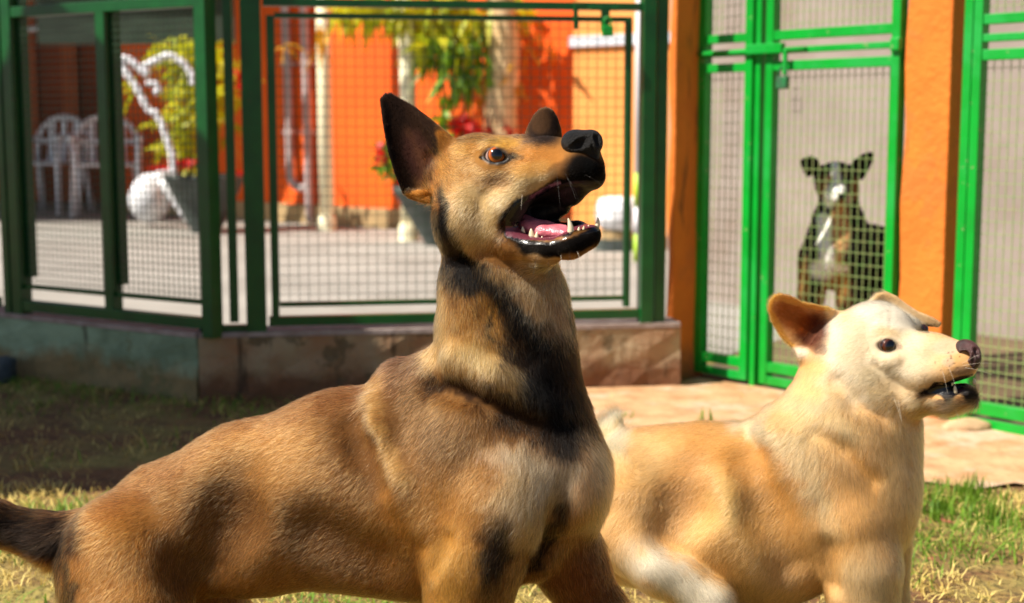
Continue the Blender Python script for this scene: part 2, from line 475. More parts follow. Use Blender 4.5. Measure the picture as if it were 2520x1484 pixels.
pillar("kennel_pillar", pc - nK * 0.10, tK, nK, PK.s(2332) - PK.s(2220), 0.17, 2.4, "wide orange pillar between the two kennel gates")

def kz(u, v): return PK.z(u, v)
def gate_leaf(r, ua, ub, zlist, zb, mesh, offs=0.0, w=.034):
    """one framed leaf between picture columns ua and ub"""
    a, c = PK.s(ua), PK.s(ub)
    part_bar("frame_bar", PK, a + w / 2, zb, a + w / 2, 2.0, w, .034, -.02 + offs, M['kgreen'], r)
    part_bar("frame_bar", PK, c - w / 2, zb, c - w / 2, 2.0, w, .034, -.02 + offs, M['kgreen'], r)
    for z, h in zlist:
        part_bar("cross_rail", PK, a + w, z, c - w, z, h, .03, -.02 + offs, M['kgreen'], r)
    for z0, z1 in mesh:
        wires(PK, a + w - .004, c - w + .004, z0, z1, .0335, .0010, -.03 + offs, "wire_mesh", M['kwire'], r, .0006, .024)
zA, zB, zC = kz(2050, 78), kz(2050, 117), kz(2050, 156)
zBot = kz(1800, 890); zBot2 = kz(1800, 922)
k1 = empty("kennel_gate", PK.p(0.1, 0), "narrow bright green kennel gate leaf left of the bolt", "gate")
gate_leaf(k1, 1719, 1852, [(zA, .026), (zB, .02), (zC, .026), (zBot, .03), (zBot2, .026)], zBot2 - .012, [(zBot, zC), (zA, 2.0)], w=.03)
part_bar("frame_bar", PK, PK.s(1729) - .028, zBot2, PK.s(1729) - .028, 2.0, .02, .02, -.045, M['kgreen'], k1)
k2 = empty("kennel_gate", PK.p(0.5, 0), "bright green kennel gate leaf with the dark dog behind its mesh", "gate")
gate_leaf(k2, 1884, 2212, [(zA, .028), (zB, .018), (zC, .028), (zBot, .03), (zBot2, .026)], zBot2 - .012, [(zBot, zC), (zA, 2.0)], w=.028)
part_bar("post", PK, PK.s(1866), zBot2 - .03, PK.s(1866), 2.0, .02, .05, -.028, M['kgreen'], k2)
mb = MB()
for s_ in (PK.s(2202),):
    mb.box(PK.p(s_ + .004, zB, 0.0), .03, .02, .035, tK, nK)
mb.build("hinge", M['kgreen'], k2, bevel=.004)
# sliding bolt across both leaves
mb = MB(); mb.tube([PK.p(PK.s(1725), zB, .004), PK.p(PK.s(1985), zB, .004)], .0085, 10)
mb.build("sliding_bolt", M['kgreen'], k2, True)
mb = MB(); mb.box(PK.p((PK.s(1848) + PK.s(1935)) / 2, zB + .006, .010), PK.s(1935) - PK.s(1848), .020, .030, tK, nK); mb.build("bolt_plate", M['kgreen'], k2, bevel=.003)
mb = MB(); mb.box(PK.p(PK.s(1942), zB - .035, .014), .014, .010, .075, tK, nK); mb.build("bolt_handle", M['kgreen'], k2, bevel=.003)
padlock(PK.p(PK.s(1938), kz(1938, 182), .016), tK, nK, 1.15, mat("dull green lock", (40, 120, 70), (60, 90, 70), rough=.35, scale=40), "dull green padlock hanging on the kennel bolt")
k3 = empty("kennel_gate", PK.p(1.1, 0), "bright green kennel gate at the right edge of the picture", "gate")
zA3, zB3, zC3 = kz(2440, 46), kz(2440, 92), kz(2440, 134)
zb3 = kz(2440, 1012); zb3b = kz(2440, 1050)
part_bar("post", PK, PK.s(2374), zb3b - .02, PK.s(2374), 2.0, .026, .04, -.03, M['kgreen'], k3)
a3 = PK.s(2388); c3 = PK.s(2388) + .95
gate_leaf(k3, 2388, 2388.0, [], 2.05, []) if False else None
part_bar("frame_bar", PK, a3 + .016, zb3b - .01, a3 + .016, 2.0, .026, .034, -.02, M['kgreen'], k3)
part_bar("frame_bar", PK, c3, zb3b - .01, c3, 2.0, .03, .034, -.02, M['kgreen'], k3)
for z, h in ((zA3, .026), (zB3, .02), (zC3, .028), (zb3, .032), (zb3b, .028)):
    part_bar("cross_rail", PK, a3 + .03, z, c3 - .015, z, h, .03, -.02, M['kgreen'], k3)
for z0, z1 in ((zb3, zC3), (zA3, 2.0)):
    wires(PK, a3 + .028, c3 - .012, z0, z1, .0335, .0010, -.03, "wire_mesh", M['kwire'], k3, .0006, .024)

# kennel inside: back wall, partition behind the wide pillar, floor
kb = empty("kennel_room", PK.p(0.6, 0, -1.2), "mauve grey plastered kennel room behind the green gates", "kennel")
mb = MB(); mb.box(PK.p(0.6, 1.02, -1.55), 4.4, .12, 2.1, tK, nK); mb.build("back_wall", M['kwall'], kb)
for z in (.55, .92, 1.22):
    mb = MB(); mb.tube([PK.p(0.95, z, -1.47), PK.p(1.7, z - .005, -1.46), PK.p(2.6, z, -1.47)], .006, 6); mb.build("rusty_rod", mat("rust", (120, 78, 48), (96, 62, 40), rough=.8), kb)
V = [PK.p(s_, 0.008, o_) for s_, o_ in ((-.05, -.03), (3.2, -.03), (3.2, -1.49), (-.6, -1.49))]
me = bpy.data.meshes.new("kennel_floor"); me.from_pydata([tuple(p) for p in V], [], [(0, 1, 2, 3)]); me.update()
tag(link("kennel_floor", me, M['kfloor']), "brown floor inside the kennel", "floor", kind="structure")
# ------------------------------------------------------------------ courtyard buildings and plants
M['bwall'] = mat("deep orange house paint", (250, 104, 8), (240, 94, 6), rough=0.8, scale=2, bump=0.1, bscale=20)
M['bskirt'] = mat("tan skirting render", (188, 160, 116), (172, 146, 104), rough=0.9, scale=4)
M['bpale'] = mat("pale orange house paint", (246, 162, 84), (238, 150, 74), rough=0.8, scale=2)
M['cream'] = mat("cream painted post", (255, 250, 216), (252, 242, 200), rough=0.7, scale=3)
M['pipe'] = mat("grey plastic pipe", (196, 184, 184), (180, 166, 166), rough=0.5, scale=6)
M['white'] = mat("white plastic", (238, 240, 244), (226, 228, 236), rough=0.4, scale=6)
M['wshade'] = mat("old white paint", (216, 222, 230), (196, 202, 214), rough=0.5, scale=9)
M['planter'] = mat("dark grey planter", (74, 84, 80), (58, 66, 64), rough=0.6, scale=12)
M['leafy'] = mat("yellow green leaf", (214, 206, 22), (150, 172, 24), rough=0.5, scale=5, trans=0.35)
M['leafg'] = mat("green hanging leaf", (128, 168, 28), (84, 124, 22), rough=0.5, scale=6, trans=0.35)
M['leafo'] = mat("dry yellow leaf", (232, 176, 40), (196, 140, 30), rough=0.6, scale=6, trans=0.3)
M['red'] = mat("red petal", (224, 26, 14), (190, 14, 10), rough=0.5, scale=8, trans=0.25)
M['beam'] = mat("dark green grey awning cloth", (56, 70, 58), (44, 56, 46), rough=0.9, scale=6)
M['trunk'] = mat("pale sunlit bark", (238, 208, 160), (206, 170, 120), rough=0.9, scale=9, bump=0.6, bscale=25)

PW = Plane((-1.94, 11.9), (-0.82, 11.0))
hb = empty("orange_house", PW.p(1.5, 0), "deep orange house with tan skirting across the courtyard", "building")
mb = MB(); mb.box(PW.p(0.55, 1.9, -.15), 5.3, .3, 3.8 - .32, PW.t, PW.n); mb.build("wall", M['bwall'], hb)
mb = MB(); mb.box(PW.p(0.55, .08, -.12), 5.3, .3, .16, PW.t, PW.n); mb.build("skirting", M['bskirt'], hb)
hw = empty("pale_house_wing", PW.p(3.6, 0), "pale orange house wing at the right end of the courtyard", "building")
mb = MB(); mb.box(PW.p(3.22 + .75, 1.7, .0), 1.5, .5, 2.4 * 2 - 1.4, PW.t, PW.n); mb.build("wall", M['bpale'], hw)
mb = MB(); mb.box(PW.p(3.22 + .75, 1.36, .02), 1.54, .52, .07, PW.t, PW.n); mb.build("band", M['wshade'], hw)

def pw_pipe(u, zbot, bend, r, label):
    o = empty("downpipe", PW.p(PW.s(u), 0, .06), label, "pipe")
    mb = MB(); s_ = PW.s(u); pts = [PW.p(s_, 3.4, .06), PW.p(s_, 2.0, .06), PW.p(s_ + .02, 1.2, .06), PW.p(s_ + .03, zbot + .1, .06)]
    if bend:
        for k in range(1, 7):
            a = math.pi / 2 * k / 6; pts.append(PW.p(s_ + .03 + bend * (1 - math.cos(a)), zbot + .1 - .1 * math.sin(a), .06))
        pts.append(PW.p(s_ + .03 + bend + .08, zbot - .005, .06))
    else:
        pts.append(PW.p(s_ + .03, .02, .06))
    mb.tube(pts, r, 10); mb.build("pipe_run", M['pipe'], o, True)
    for z in (.75, 1.3, 1.9):
        mb = MB(); mb.box(PW.p(s_ + .02, z, .04), r * 3, .09, .03, PW.t, PW.n); mb.build("clip", M['pipe'], o)
pw_pipe(722, .30, .12, .034, "grey downpipe bending to the right at its foot on the orange wall")
pw_pipe(768, .02, 0, .036, "straight mauve grey downpipe beside the cream post")

def cream_post(u, d, w, label, lean=0.0):
    p = unproject(u, 742, d)
    o = empty("cream_post", (p[0], p[1], 0), label, "post")
    mb = MB(); mb.tube([(p[0], p[1], -.02), (p[0], p[1], 1.2), (p[0] + lean, p[1], 2.6)], w / 2, 16); mb.build("shaft", M['cream'], o, True)
    mb = MB(); mb.lathe((p[0], p[1], 0.0), [(w * .62, 0), (w * .62, .10), (w * .52, .13)], 20); mb.build("foot", M['cream'], o)
cream_post(808, 10.95, .115, "cream round post nearest the downpipes")
cream_post(1008, 10.0, .115, "cream round post rising behind the brown dog's raised ear", -.05)

def blob_pts(blobs, d, n_each, spread):
    P = []
    for (u, v, ru, rv, n) in blobs:
        for _ in range(int(n * n_each)):
            while True:
                a, c, e = random.uniform(-1, 1), random.uniform(-1, 1), random.uniform(-1, 1)
                if a * a + c * c + e * e <= 1: break
            P.append(unproject(u + a * ru, v + c * rv, d + e * spread))
    return P
def leaf_mesh(name, P, L0, L1, wd, m, parent, hang=0.3, arch=True):
    V = []; F = []
    for p in P:
        L_ = random.uniform(L0, L1); a = random.uniform(0, 2 * math.pi); el = random.uniform(-1.0, .8) - hang
        dr = np.array([math.cos(a) * math.cos(el), math.sin(a) * math.cos(el), math.sin(el)])
        sd = np.cross(dr, [0, 0, 1.0]); sd /= np.linalg.norm(sd) + 1e-9
        ro = random.uniform(-1, 1); sd = sd * math.cos(ro) + np.cross(dr, sd) * math.sin(ro); w = wd * random.uniform(.7, 1.3)
        q = p + dr * L_ * .5 + np.array([0, 0, .04 * L_]); t_ = p + dr * L_ - np.array([0, 0, .18 * L_])
        b_ = len(V); V += [p - sd * w * .2, p + sd * w * .2, q + sd * w * .5, q - sd * w * .5, t_]
        F += [(b_, b_ + 1, b_ + 2, b_ + 3), (b_ + 3, b_ + 2, b_ + 4)]
    me = bpy.data.meshes.new(name); me.from_pydata([tuple(x) for x in V], [], F); me.update()
    o = link(name, me, m, parent); o["kind"] = "stuff"; return o

# tree with pale trunk and hanging leaves
dT = 9.9
tr = empty("courtyard_tree", ground_at(1235, 593) * np.array([1, 1, 0]), "leafy tree with pale trunk and hanging yellow green leaves before the orange house", "tree")
tp = unproject(1232, 742, dT)
mb = MB(); mb.tube([(tp[0], tp[1], -.03), (tp[0] + .01, tp[1], .5), (tp[0] + .0, tp[1], .9), (tp[0] + .03, tp[1], 1.35), (tp[0] - .02, tp[1], 1.8), (tp[0] - .2, tp[1] - .1, 2.3)], [.135, .12, .115, .105, .09, .05], 14); mb.build("trunk", M['trunk'], tr, True)
mb = MB(); mb.tube([(tp[0] - .02, tp[1], 1.7), (tp[0] - .5, tp[1] - .2, 1.78), (tp[0] - 1.3, tp[1] - .1, 1.72)], [.05, .035, .015], 8); mb.build("branch", M['trunk'], tr, True)
mb = MB(); mb.tube([(tp[0] + .0, tp[1], 1.65), (tp[0] + .3, tp[1] - .2, 1.75), (tp[0] + .6, tp[1] - .1, 1.62)], [.04, .03, .012], 8); mb.build("branch", M['trunk'], tr, True)
leaf_mesh("crown", blob_pts([(860, 18, 70, 16, 40), (950, 22, 80, 16, 60), (1040, 20, 90, 30, 80), (1150, 20, 110, 26, 80), (1250, 28, 80, 26, 60), (1060, 90, 60, 55, 70), (1130, 80, 60, 60, 60), (1000, 10, 200, 30, 60)], dT, 1.0, .45), .12, .28, .05, M['leafy'], tr, .5)
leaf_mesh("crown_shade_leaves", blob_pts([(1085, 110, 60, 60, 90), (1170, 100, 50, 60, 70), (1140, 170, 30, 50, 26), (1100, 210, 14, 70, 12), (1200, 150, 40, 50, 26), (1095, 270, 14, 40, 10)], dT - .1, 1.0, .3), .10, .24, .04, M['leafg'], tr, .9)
leaf_mesh("dry_leaves", blob_pts([(1200, 60, 60, 40, 30), (1262, 160, 16, 110, 50), (1195, 200, 14, 80, 30), (1300, 90, 50, 40, 16), (1350, 115, 30, 20, 6), (790, 100, 24, 50, 18), (700, 110, 10, 10, 5)], dT - .05, 1.0, .2), .10, .22, .03, M['leafo'], tr, .9)

def planter(u, d, rt, rb, h, label, flowers, leaves, lmat, group=None):
    p = unproject(u, 742, d); x, y = p[0], p[1]
    o = empty("planter_pot", (x, y, 0), label, "planter")
    mb = MB(); mb.lathe((x, y, 0), [(rb, 0.0), (rb * 1.02, .02), (rt * .97, h - .05), (rt, h - .04), (rt, h), (rt - .03, h), (rt - .05, h - .05)], 28); mb.build("pot", M['planter'], o, True)
    return x, y, h
x, y, h = planter(1082, 9.66, .31, .10, .40, "tall tapered dark grey planter behind the brown dog's neck", None, None, None)
pl2 = empty("flowering_plant", (x, y, h - .03), "plant with red flowers in the planter behind the brown dog", "plant")
leaf_mesh("leaves", blob_pts([(1000, 420, 70, 40, 40), (1090, 400, 80, 60, 60), (960, 400, 24, 40, 16), (1090, 310, 14, 60, 20)], 9.66, 1.0, .2), .10, .22, .05, M['leafg'], pl2, -.4)
leaf_mesh("petals", blob_pts([(1140, 305, 34, 26, 90), (1180, 322, 20, 10, 24), (945, 372, 18, 30, 40), (985, 452, 14, 22, 20), (1255, 322, 10, 6, 10), (1090, 360, 70, 20, 40)], 9.6, 1.0, .1), .04, .09, .05, M['red'], pl2)
mb = MB()
for uu, vv in ((1140, 320), (950, 380), (1060, 330), (1180, 335)):
    q = unproject(uu, vv, 9.62); mb.tube([(x, y, h - .05), ((x + q[0]) / 2, y, (h + q[2]) / 2 + .03), q], .008, 5)
mb.build("stems", M['leafg'], pl2)["kind"] = "stuff"

x, y, h = planter(512, 10.8, .30, .11, .44, "tall tapered dark grey planter beside the white chairs", None, None, None)
pl1 = empty("flowering_plant", (x, y, h - .03), "tall yellow green plant with red flowers at its foot, left behind the fence", "plant")
leaf_mesh("leaves", blob_pts([(440, 130, 70, 40, 130), (480, 170, 70, 60, 150), (470, 240, 60, 60, 130), (460, 320, 50, 60, 110), (470, 380, 40, 40, 60), (540, 200, 60, 100, 120), (330, 210, 22, 20, 12), (385, 305, 24, 14, 10), (415, 370, 20, 26, 20), (570, 260, 30, 120, 60)], 10.75, 1.0, .3), .10, .24, .035, M['leafy'], pl1, .1)
leaf_mesh("petals", blob_pts([(450, 398, 34, 7, 40), (395, 410, 24, 7, 16), (585, 200, 8, 40, 20), (590, 420, 6, 8, 8)], 10.4, 1.0, .05), .03, .06, .04, M['red'], pl1)
mb = MB()
for k in range(7):
    q = unproject(430 + k * 22, 150 + (k % 3) * 60, 10.75); mb.tube([(x, y, h - .05), ((x + q[0]) / 2, y, (h + q[2]) / 2), q], .01, 5)
mb.build("stems", M['leafo'], pl1)["kind"] = "stuff"

# white ornament and knobbly white branch
wo = empty("garden_ornament", ground_at(375, 552) * np.array([1, 1, 0]), "white round bodied ornament on the courtyard floor beside the planter", "ornament")
do = 11.3; s_ = do / FQ
c = unproject(368, 488, do)
mb = MB(); prof = []
for k in range(13):
    a = -math.pi / 2 + math.pi * k / 12; prof.append((max(.002, .165 * math.cos(a) * (1.0 if a < 0 else 1 - .12 * math.sin(a))), .20 * math.sin(a)))
mb.lathe(c, prof, 24); mb.build("round_body", M['white'], wo, True)
mb = MB(); mb.tube([unproject(395, 440, do - .05), unproject(420, 470, do - .05), unproject(452, 525, do - .05), unproject(466, 548, do - .05)], [.05, .05, .035, .03], 12); mb.build("prop_leg", M['white'], wo, True)
mb = MB(); mb.tube([unproject(380, 440, do - .05), unproject(400, 434, do - .05), unproject(420, 424, do - .05)], [.05, .05, .03], 12); mb.build("neck_knob", M['white'], wo, True)
br = empty("white_branch", unproject(423, 428, 10.9), "white knobbly leaning branch among the yellow green leaves", "branch")
def knob(name, uv, r0, d):
    pts = []; rad = []
    for i in range(len(uv) - 1):
        (a, c_), (e, f) = uv[i], uv[i + 1]; n = max(2, int(math.hypot(e - a, f - c_) / 4))
        for k in range(n):
            t = k / n; pts.append(unproject(a + (e - a) * t, c_ + (f - c_) * t, d)); rad.append(1)
    rad = [r0 * (1 + .08 * math.sin(i * .7)) for i in range(len(pts))]
    mb = MB(); mb.tube(pts, rad, 10); mb.build(name, M['white'], br, True)
knob("stem", [(426, 430), (424, 380), (408, 333), (398, 303), (383, 279), (366, 271), (348, 239), (341, 224), (328, 204), (313, 182), (298, 156), (303, 143), (318, 146), (333, 160), (350, 175), (371, 186)], .027, 10.35)
knob("twig", [(345, 182), (353, 164), (373, 154), (408, 137), (428, 139), (455, 159), (473, 184), (473, 214)], .026, 10.36)
knob("twig", [(360, 205), (384, 206), (392, 222), (375, 232)], .022, 10.35)

# veranda with white chairs in its shade
M['vwall'] = mat("shaded brown orange veranda paint", (176, 76, 32), (150, 62, 28), rough=0.8, scale=1.5)  # the orange house paint again, darkened with the veranda's shade
ve = empty("veranda", (-4.6, 13.5, 0), "shaded veranda with brown orange wall left behind the fence", "building")
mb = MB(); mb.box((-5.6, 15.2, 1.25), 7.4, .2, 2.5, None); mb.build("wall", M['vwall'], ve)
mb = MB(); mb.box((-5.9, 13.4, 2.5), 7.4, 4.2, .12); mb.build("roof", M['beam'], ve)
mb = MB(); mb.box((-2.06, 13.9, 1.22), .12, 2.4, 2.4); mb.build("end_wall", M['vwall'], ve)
mb = MB(); mb.box((-2.95, 11.35, 1.62), 1.55, .03, .36); mb.build("awning_cloth", M['beam'], ve)
mb = MB(); mb.box((-2.95, 11.32, 1.86), 1.6, .05, .10); mb.build("awning_rail", M['cap'], ve)
for xx in (-5.05, -4.62, -3.85):
    mb = MB(); mb.box((xx, 15.06, 1.25), .16, .09, 2.46); mb.build("pilaster", mat("veranda pilaster paint", (206, 104, 56), (190, 92, 48), rough=.8), ve)
mb = MB(); mb.tube([unproject(60, 72, 12.4), unproject(232, 60, 12.4)], .022, 10); mb.build("tube_lamp", M['wshade'], ve, True)

def chair(x, y, rz, sc, label):
    o = empty("plastic_chair", (x, y, 0), label, "chair", "white plastic chairs on the veranda")
    ca, sa = math.cos(rz), math.sin(rz)
    def T(p): return np.array([x + sc * (p[0] * ca - p[1] * sa), y + sc * (p[0] * sa + p[1] * ca), sc * p[2]])
    def tb(name, pts, r, seg=8):
        mb = MB(); mb.tube([T(p) for p in pts], [k * sc for k in r] if not np.isscalar(r) else r * sc, seg); mb.build(name, M['white'], o, True)
    mb = MB(); mb.box(T((0, 0, .43)), .46 * sc, .44 * sc, .025 * sc, (ca, sa, 0), (-sa, ca, 0)); mb.build("seat", M['white'], o, bevel=.01)
    for sx in (-1, 1):
        tb("leg", [(sx * .27, -.25, 0), (sx * .245, -.21, .43), (sx * .26, -.20, .64)], [.022, .026, .026])
        tb("leg", [(sx * .25, .27, 0), (sx * .22, .20, .43)], [.022, .028])
        tb("armrest", [(sx * .26, -.24, .64), (sx * .28, .0, .65), (sx * .25, .22, .62)], [.026, .03, .026])
    arch = [(-.24, .20, .43)] + [(-.24 * math.cos(math.pi * k / 10), .22 + .06 * math.sin(math.pi * k / 10), .62 + .20 * math.sin(math.pi * k / 10)) for k in range(11)] + [(.24, .20, .43)]
    tb("back_frame", arch, .025)
    for k in (-.12, 0.0, .12):
        mb = MB(); mb.bar(T((k, .215, .43)), T((k, .27, .79)), .012 * sc, .055 * sc, (ca, sa, 0)); mb.build("back_slat", M['white'], o)
    mb = MB(); mb.bar(T((-.24, .225, .61)), T((.24, .225, .61)), .04 * sc, .014 * sc, (-sa, ca, 0)); mb.build("back_rail", M['white'], o)
    return o
p = ground_at(252, 538); chair(p[0], p[1] + .2, .25, 1.08, "white plastic armchair nearest the planter on the shaded veranda")
p = ground_at(95, 530); chair(p[0], p[1] + .3, -.3, 1.08, "white plastic armchair at the left end of the shaded veranda")

# tub and banded post at the right end of the courtyard
p = ground_at(1515, 615)
tu = empty("white_tub", (p[0], p[1], 0), "white rounded tub on a dark base at the right end of the courtyard", "tub")
mb = MB(); mb.lathe((p[0] + .02, p[1], 0), [(.16, .0), (.16, .07), (.13, .075)], 24); mb.build("base", M['planter'], tu)
mb = MB(); mb.lathe((p[0] + .02, p[1], 0), [(.12, .075), (.125, .13)], 24); mb.build("stand", M['bskirt'], tu)
mb = MB(); mb.lathe((p[0] + .03, p[1], 0), [(.11, .13), (.15, .16), (.165, .22), (.16, .29), (.14, .33), (.10, .345)], 28); mb.build("tub_body", M['white'], tu, True)
p = ground_at(1569, 645)
bpst = empty("banded_post", (p[0], p[1], 0), "tall white post with lime green bands seen beside the gate frame", "post")
dd = p[1] / math.cos(PITCH)
M['lime'] = mat("lime green paint", (168, 206, 60), (156, 196, 52), rough=.5, scale=5)
def zv(v): return .8 + (310 - v) / FQ * p[1]
for a, c_, m_, nm in ((645, 574, M['lime'], "lime_band"), (574, 508, M['white'], "white_band"), (508, 424, M['lime'], "lime_band"), (424, -200, M['white'], "white_shaft")):
    mb = MB(); mb.lathe((p[0], p[1], 0), [(.026, max(0, zv(a))), (.026, zv(c_) - .0015)], 20); mb.build(nm, m_, bpst, True)

# stones
def stone(c, r, m, label, sq=(1, .8, .5), boxy=False):
    bm = bmesh.new(); bmesh.ops.create_icosphere(bm, subdivisions=3, radius=1)
    for v in bm.verts:
        q = v.co
        if boxy: q = Vector([math.copysign(abs(t) ** .35, t) for t in q])
        k = 1 + .10 * math.sin(3 * q.x + 1.3) * math.sin(4 * q.y) + .06 * math.sin(7 * q.z + q.x * 5)
        v.co = Vector((q.x * r * sq[0] * k, q.y * r * sq[1] * k, q.z * r * sq[2] * k)) + Vector(c)
    me = bpy.data.meshes.new("stone"); bm.to_mesh(me); bm.free()
    o = link("stone", me, m, smooth=True); tag(o, label, "stone"); return o
M['stoneg'] = mat("blue grey stone", (96, 106, 110), (66, 74, 80), rough=.8, scale=20, bump=.4)
M['stonet'] = mat("tan stone", (206, 176, 138), (178, 146, 110), rough=.9, scale=14, bump=.5)
q = ground_at(-6, 938); stone((q[0], q[1], .035), .055, M['stoneg'], "dark blue grey block at the foot of the green plinth", (1, .8, .75), True)
q = ground_at(2378, 1062); stone((q[0], q[1], .012), .05, M['stonet'], "flat tan stone lying under the right kennel gate", (1.3, .7, .45))
M['litter'] = mat("dry fallen leaf", (150, 92, 58), (110, 62, 40), rough=.8, scale=60)
for (u, v, a, sz, lab) in ((2262, 1262, .4, .045, "curled brown fallen leaf beside the low grass tuft"), (2330, 1300, 2.0, .04, "reddish brown fallen leaf between the two larger grass tufts"), (2290, 1392, 1.2, .03, "small brown fallen leaf on the dry grass right of the cream dog's leg"), (1500, 1030, .9, .03, "small fallen leaf on the dirt beside the brown dog's chest")):
    q = ground_at(u, v); V = []; F = []
    for i in range(7):
        t = i / 6; wd = .42 * math.sin(math.pi * min(1, t * .96 + .03)) ** .8
        for j in (-1, 0, 1):
            lx, ly = (t - .5) * sz, j * wd * sz * .5; zz = .012 + .35 * sz * (abs(j) * .5 * wd + (t - .5) ** 2 * 1.2)
            V.append((q[0] + lx * math.cos(a) - ly * math.sin(a), q[1] + lx * math.sin(a) + ly * math.cos(a), zz))
    for i in range(6):
        for j in (0, 1): F.append((i * 3 + j, i * 3 + j + 1, i * 3 + j + 4, i * 3 + j + 3))
    me = bpy.data.meshes.new("fallen_leaf"); me.from_pydata(V, [], F); me.update()
    tag(link("fallen_leaf", me, M['litter'], smooth=True), lab, "leaf", "fallen leaves")


# unseen roof added left of the picture to shade the fence and grass
ln = empty("added_shade_roof", (-3.2, 3.2, 0), "unseen corrugated roof on posts, added to shade the left fence", "shade caster")
SH = np.array([SUN_H[0], SUN_H[1]]) / math.tan(SUN_EL)
zr_ = 2.7
def shade_src(x, y, z=0.0): return np.array([x + SH[0] * (zr_ - z), y + SH[1] * (zr_ - z)])
c0 = shade_src(-1.12, 3.08); c1 = shade_src(0.12, 3.40); c2 = shade_src(-0.55, 4.75, 0.0); c3 = shade_src(-3.6, 4.9); c4 = shade_src(-3.2, 2.30)
M['tin'] = mat("corrugated tin", (150, 150, 146), (120, 116, 110), rough=.5, scale=6)
def tin_roof():
    # sheets between front and back edge lines, corrugated across
    A = np.array([*c4]); B = np.array([*c1]); Cq = np.array([*c3]); D = np.array([*c2])
    n = 90; V = []; F = []
    for i in range(n + 1):
        t = i / n; f_ = A + (B - A) * t; k = Cq + (D - Cq) * t
        z = zr_ + .015 * math.sin(i * 1.6)
        V += [(f_[0], f_[1], z), (k[0], k[1], z + .02)]
    for i in range(n): F.append((2 * i, 2 * i + 2, 2 * i + 3, 2 * i + 1))
    me = bpy.data.meshes.new("roof_sheet"); me.from_pydata(V, [], F); me.update()
    link("roof_sheet", me, M['tin'], ln)
    for q in (A + (Cq - A) * .1 + (B - A) * .06, A + (Cq - A) * .9 + (B - A) * .06):
        mb = MB(); mb.bar((q[0], q[1], 0), (q[0], q[1], zr_ - .03), .07, .07, (1, 0, 0)); mb.build("post", M['trunk'], ln)
tin_roof()

# ------------------------------------------------------------------ grass
def noise2(x, y, s, seed):
    r = np.random.default_rng(seed); G = r.random((64, 64)); x = x / s; y = y / s
    xi = np.floor(x).astype(int); yi = np.floor(y).astype(int); fx = x - xi; fy = y - yi
    fx = fx * fx * (3 - 2 * fx); fy = fy * fy * (3 - 2 * fy)
    g = lambda a, b_: G[a % 64, b_ % 64]
    return (g(xi, yi) * (1 - fx) + g(xi + 1, yi) * fx) * (1 - fy) + (g(xi, yi + 1) * (1 - fx) + g(xi + 1, yi + 1) * fx) * fy
def blades(name, xr, yr, n, h0, h1, w, keep, m, label):
    x = RNG.uniform(*xr, n); y = RNG.uniform(*yr, n)
    k = keep(x, y) > RNG.random(n); x = x[k]; y = y[k]; n = len(x)
    h = RNG.uniform(h0, h1, n) * (.6 + .8 * noise2(x, y, .08, 5)); a = RNG.uniform(0, 2 * np.pi, n); ln_ = RNG.uniform(.2, 2.6, n)
    dx, dy = np.cos(a), np.sin(a); px, py = -dy, dx; ww = w * RNG.uniform(.6, 1.3, n)
    base = np.stack([x, y, np.zeros(n) - .002], 1); P = np.stack([px, py, 0 * px], 1) * ww[:, None]; Dv = np.stack([dx, dy, 0 * dx], 1)
    mid = base + Dv * (h * .3 * ln_)[:, None] + np.array([0, 0, 1]) * (h * .6)[:, None]
    tip = base + Dv * (h * .9 * ln_)[:, None] + np.array([0, 0, 1]) * (h * .75)[:, None]
    V = np.stack([base - P, base + P, mid + P * .8, mid - P * .8, tip, tip + P * .1], 1).reshape(-1, 3)
    i = np.arange(n)[:, None] * 6
    F = np.concatenate([i + np.array([[0, 1, 2, 3]]), i + np.array([[3, 2, 5, 4]])])
    o = link(name, mesh_np(name, V, F), m); tag(o, label, "grass", kind="stuff"); return o
M['gg'] = mat("green grass blade", (128, 164, 44), (84, 124, 30), rough=.6, scale=20, trans=.3)
M['gy'] = mat("dry straw blade", (238, 218, 134), (204, 174, 92), rough=.7, scale=24, trans=.25)
on_path = lambda x, y: (x > .05) & (y > np.interp(x, [.05, .15, .3, .5, .7, .9, 1.02, 1.12, 1.25, 1.45, 1.75, 2.2], [4, 3.75, 3.5, 3.35, 3.1, 3.15, 3.05, 3.1, 3.02, 2.95, 2.78, 2.5]))
shadey = lambda x, y: (y > 3.08 + .35 * (x + 1.1)) & (x < .2)
def keep_green(x, y):
    d = np.clip((noise2(x, y, .22, 3) - .38) * 2.6, 0, 1)
    base = np.where(shadey(x, y), d * .16 + .5 * np.clip(1 - np.abs(y - (4.05 - .55 * (x + .9))) / .25, 0, 1) * (x < -.7), d)
    return np.where(on_path(x, y), 0.0, base)
def keep_dry(x, y):
    d = np.clip((noise2(x, y, .15, 9) - .25) * 1.6, 0.1, 1)
    return np.where(on_path(x, y), 0.003, np.where(shadey(x, y), d * .18, d))
blades("green_grass", (-2.6, 2.4), (1.2, 4.6), 90000, .016, .042, .0015, keep_green, M['gg'], "short green grass tufts growing in the worn lawn")
blades("dry_grass", (-2.6, 2.4), (1.2, 4.6), 150000, .010, .032, .0013, keep_dry, M['gy'], "dry straw coloured grass matted over the lawn")
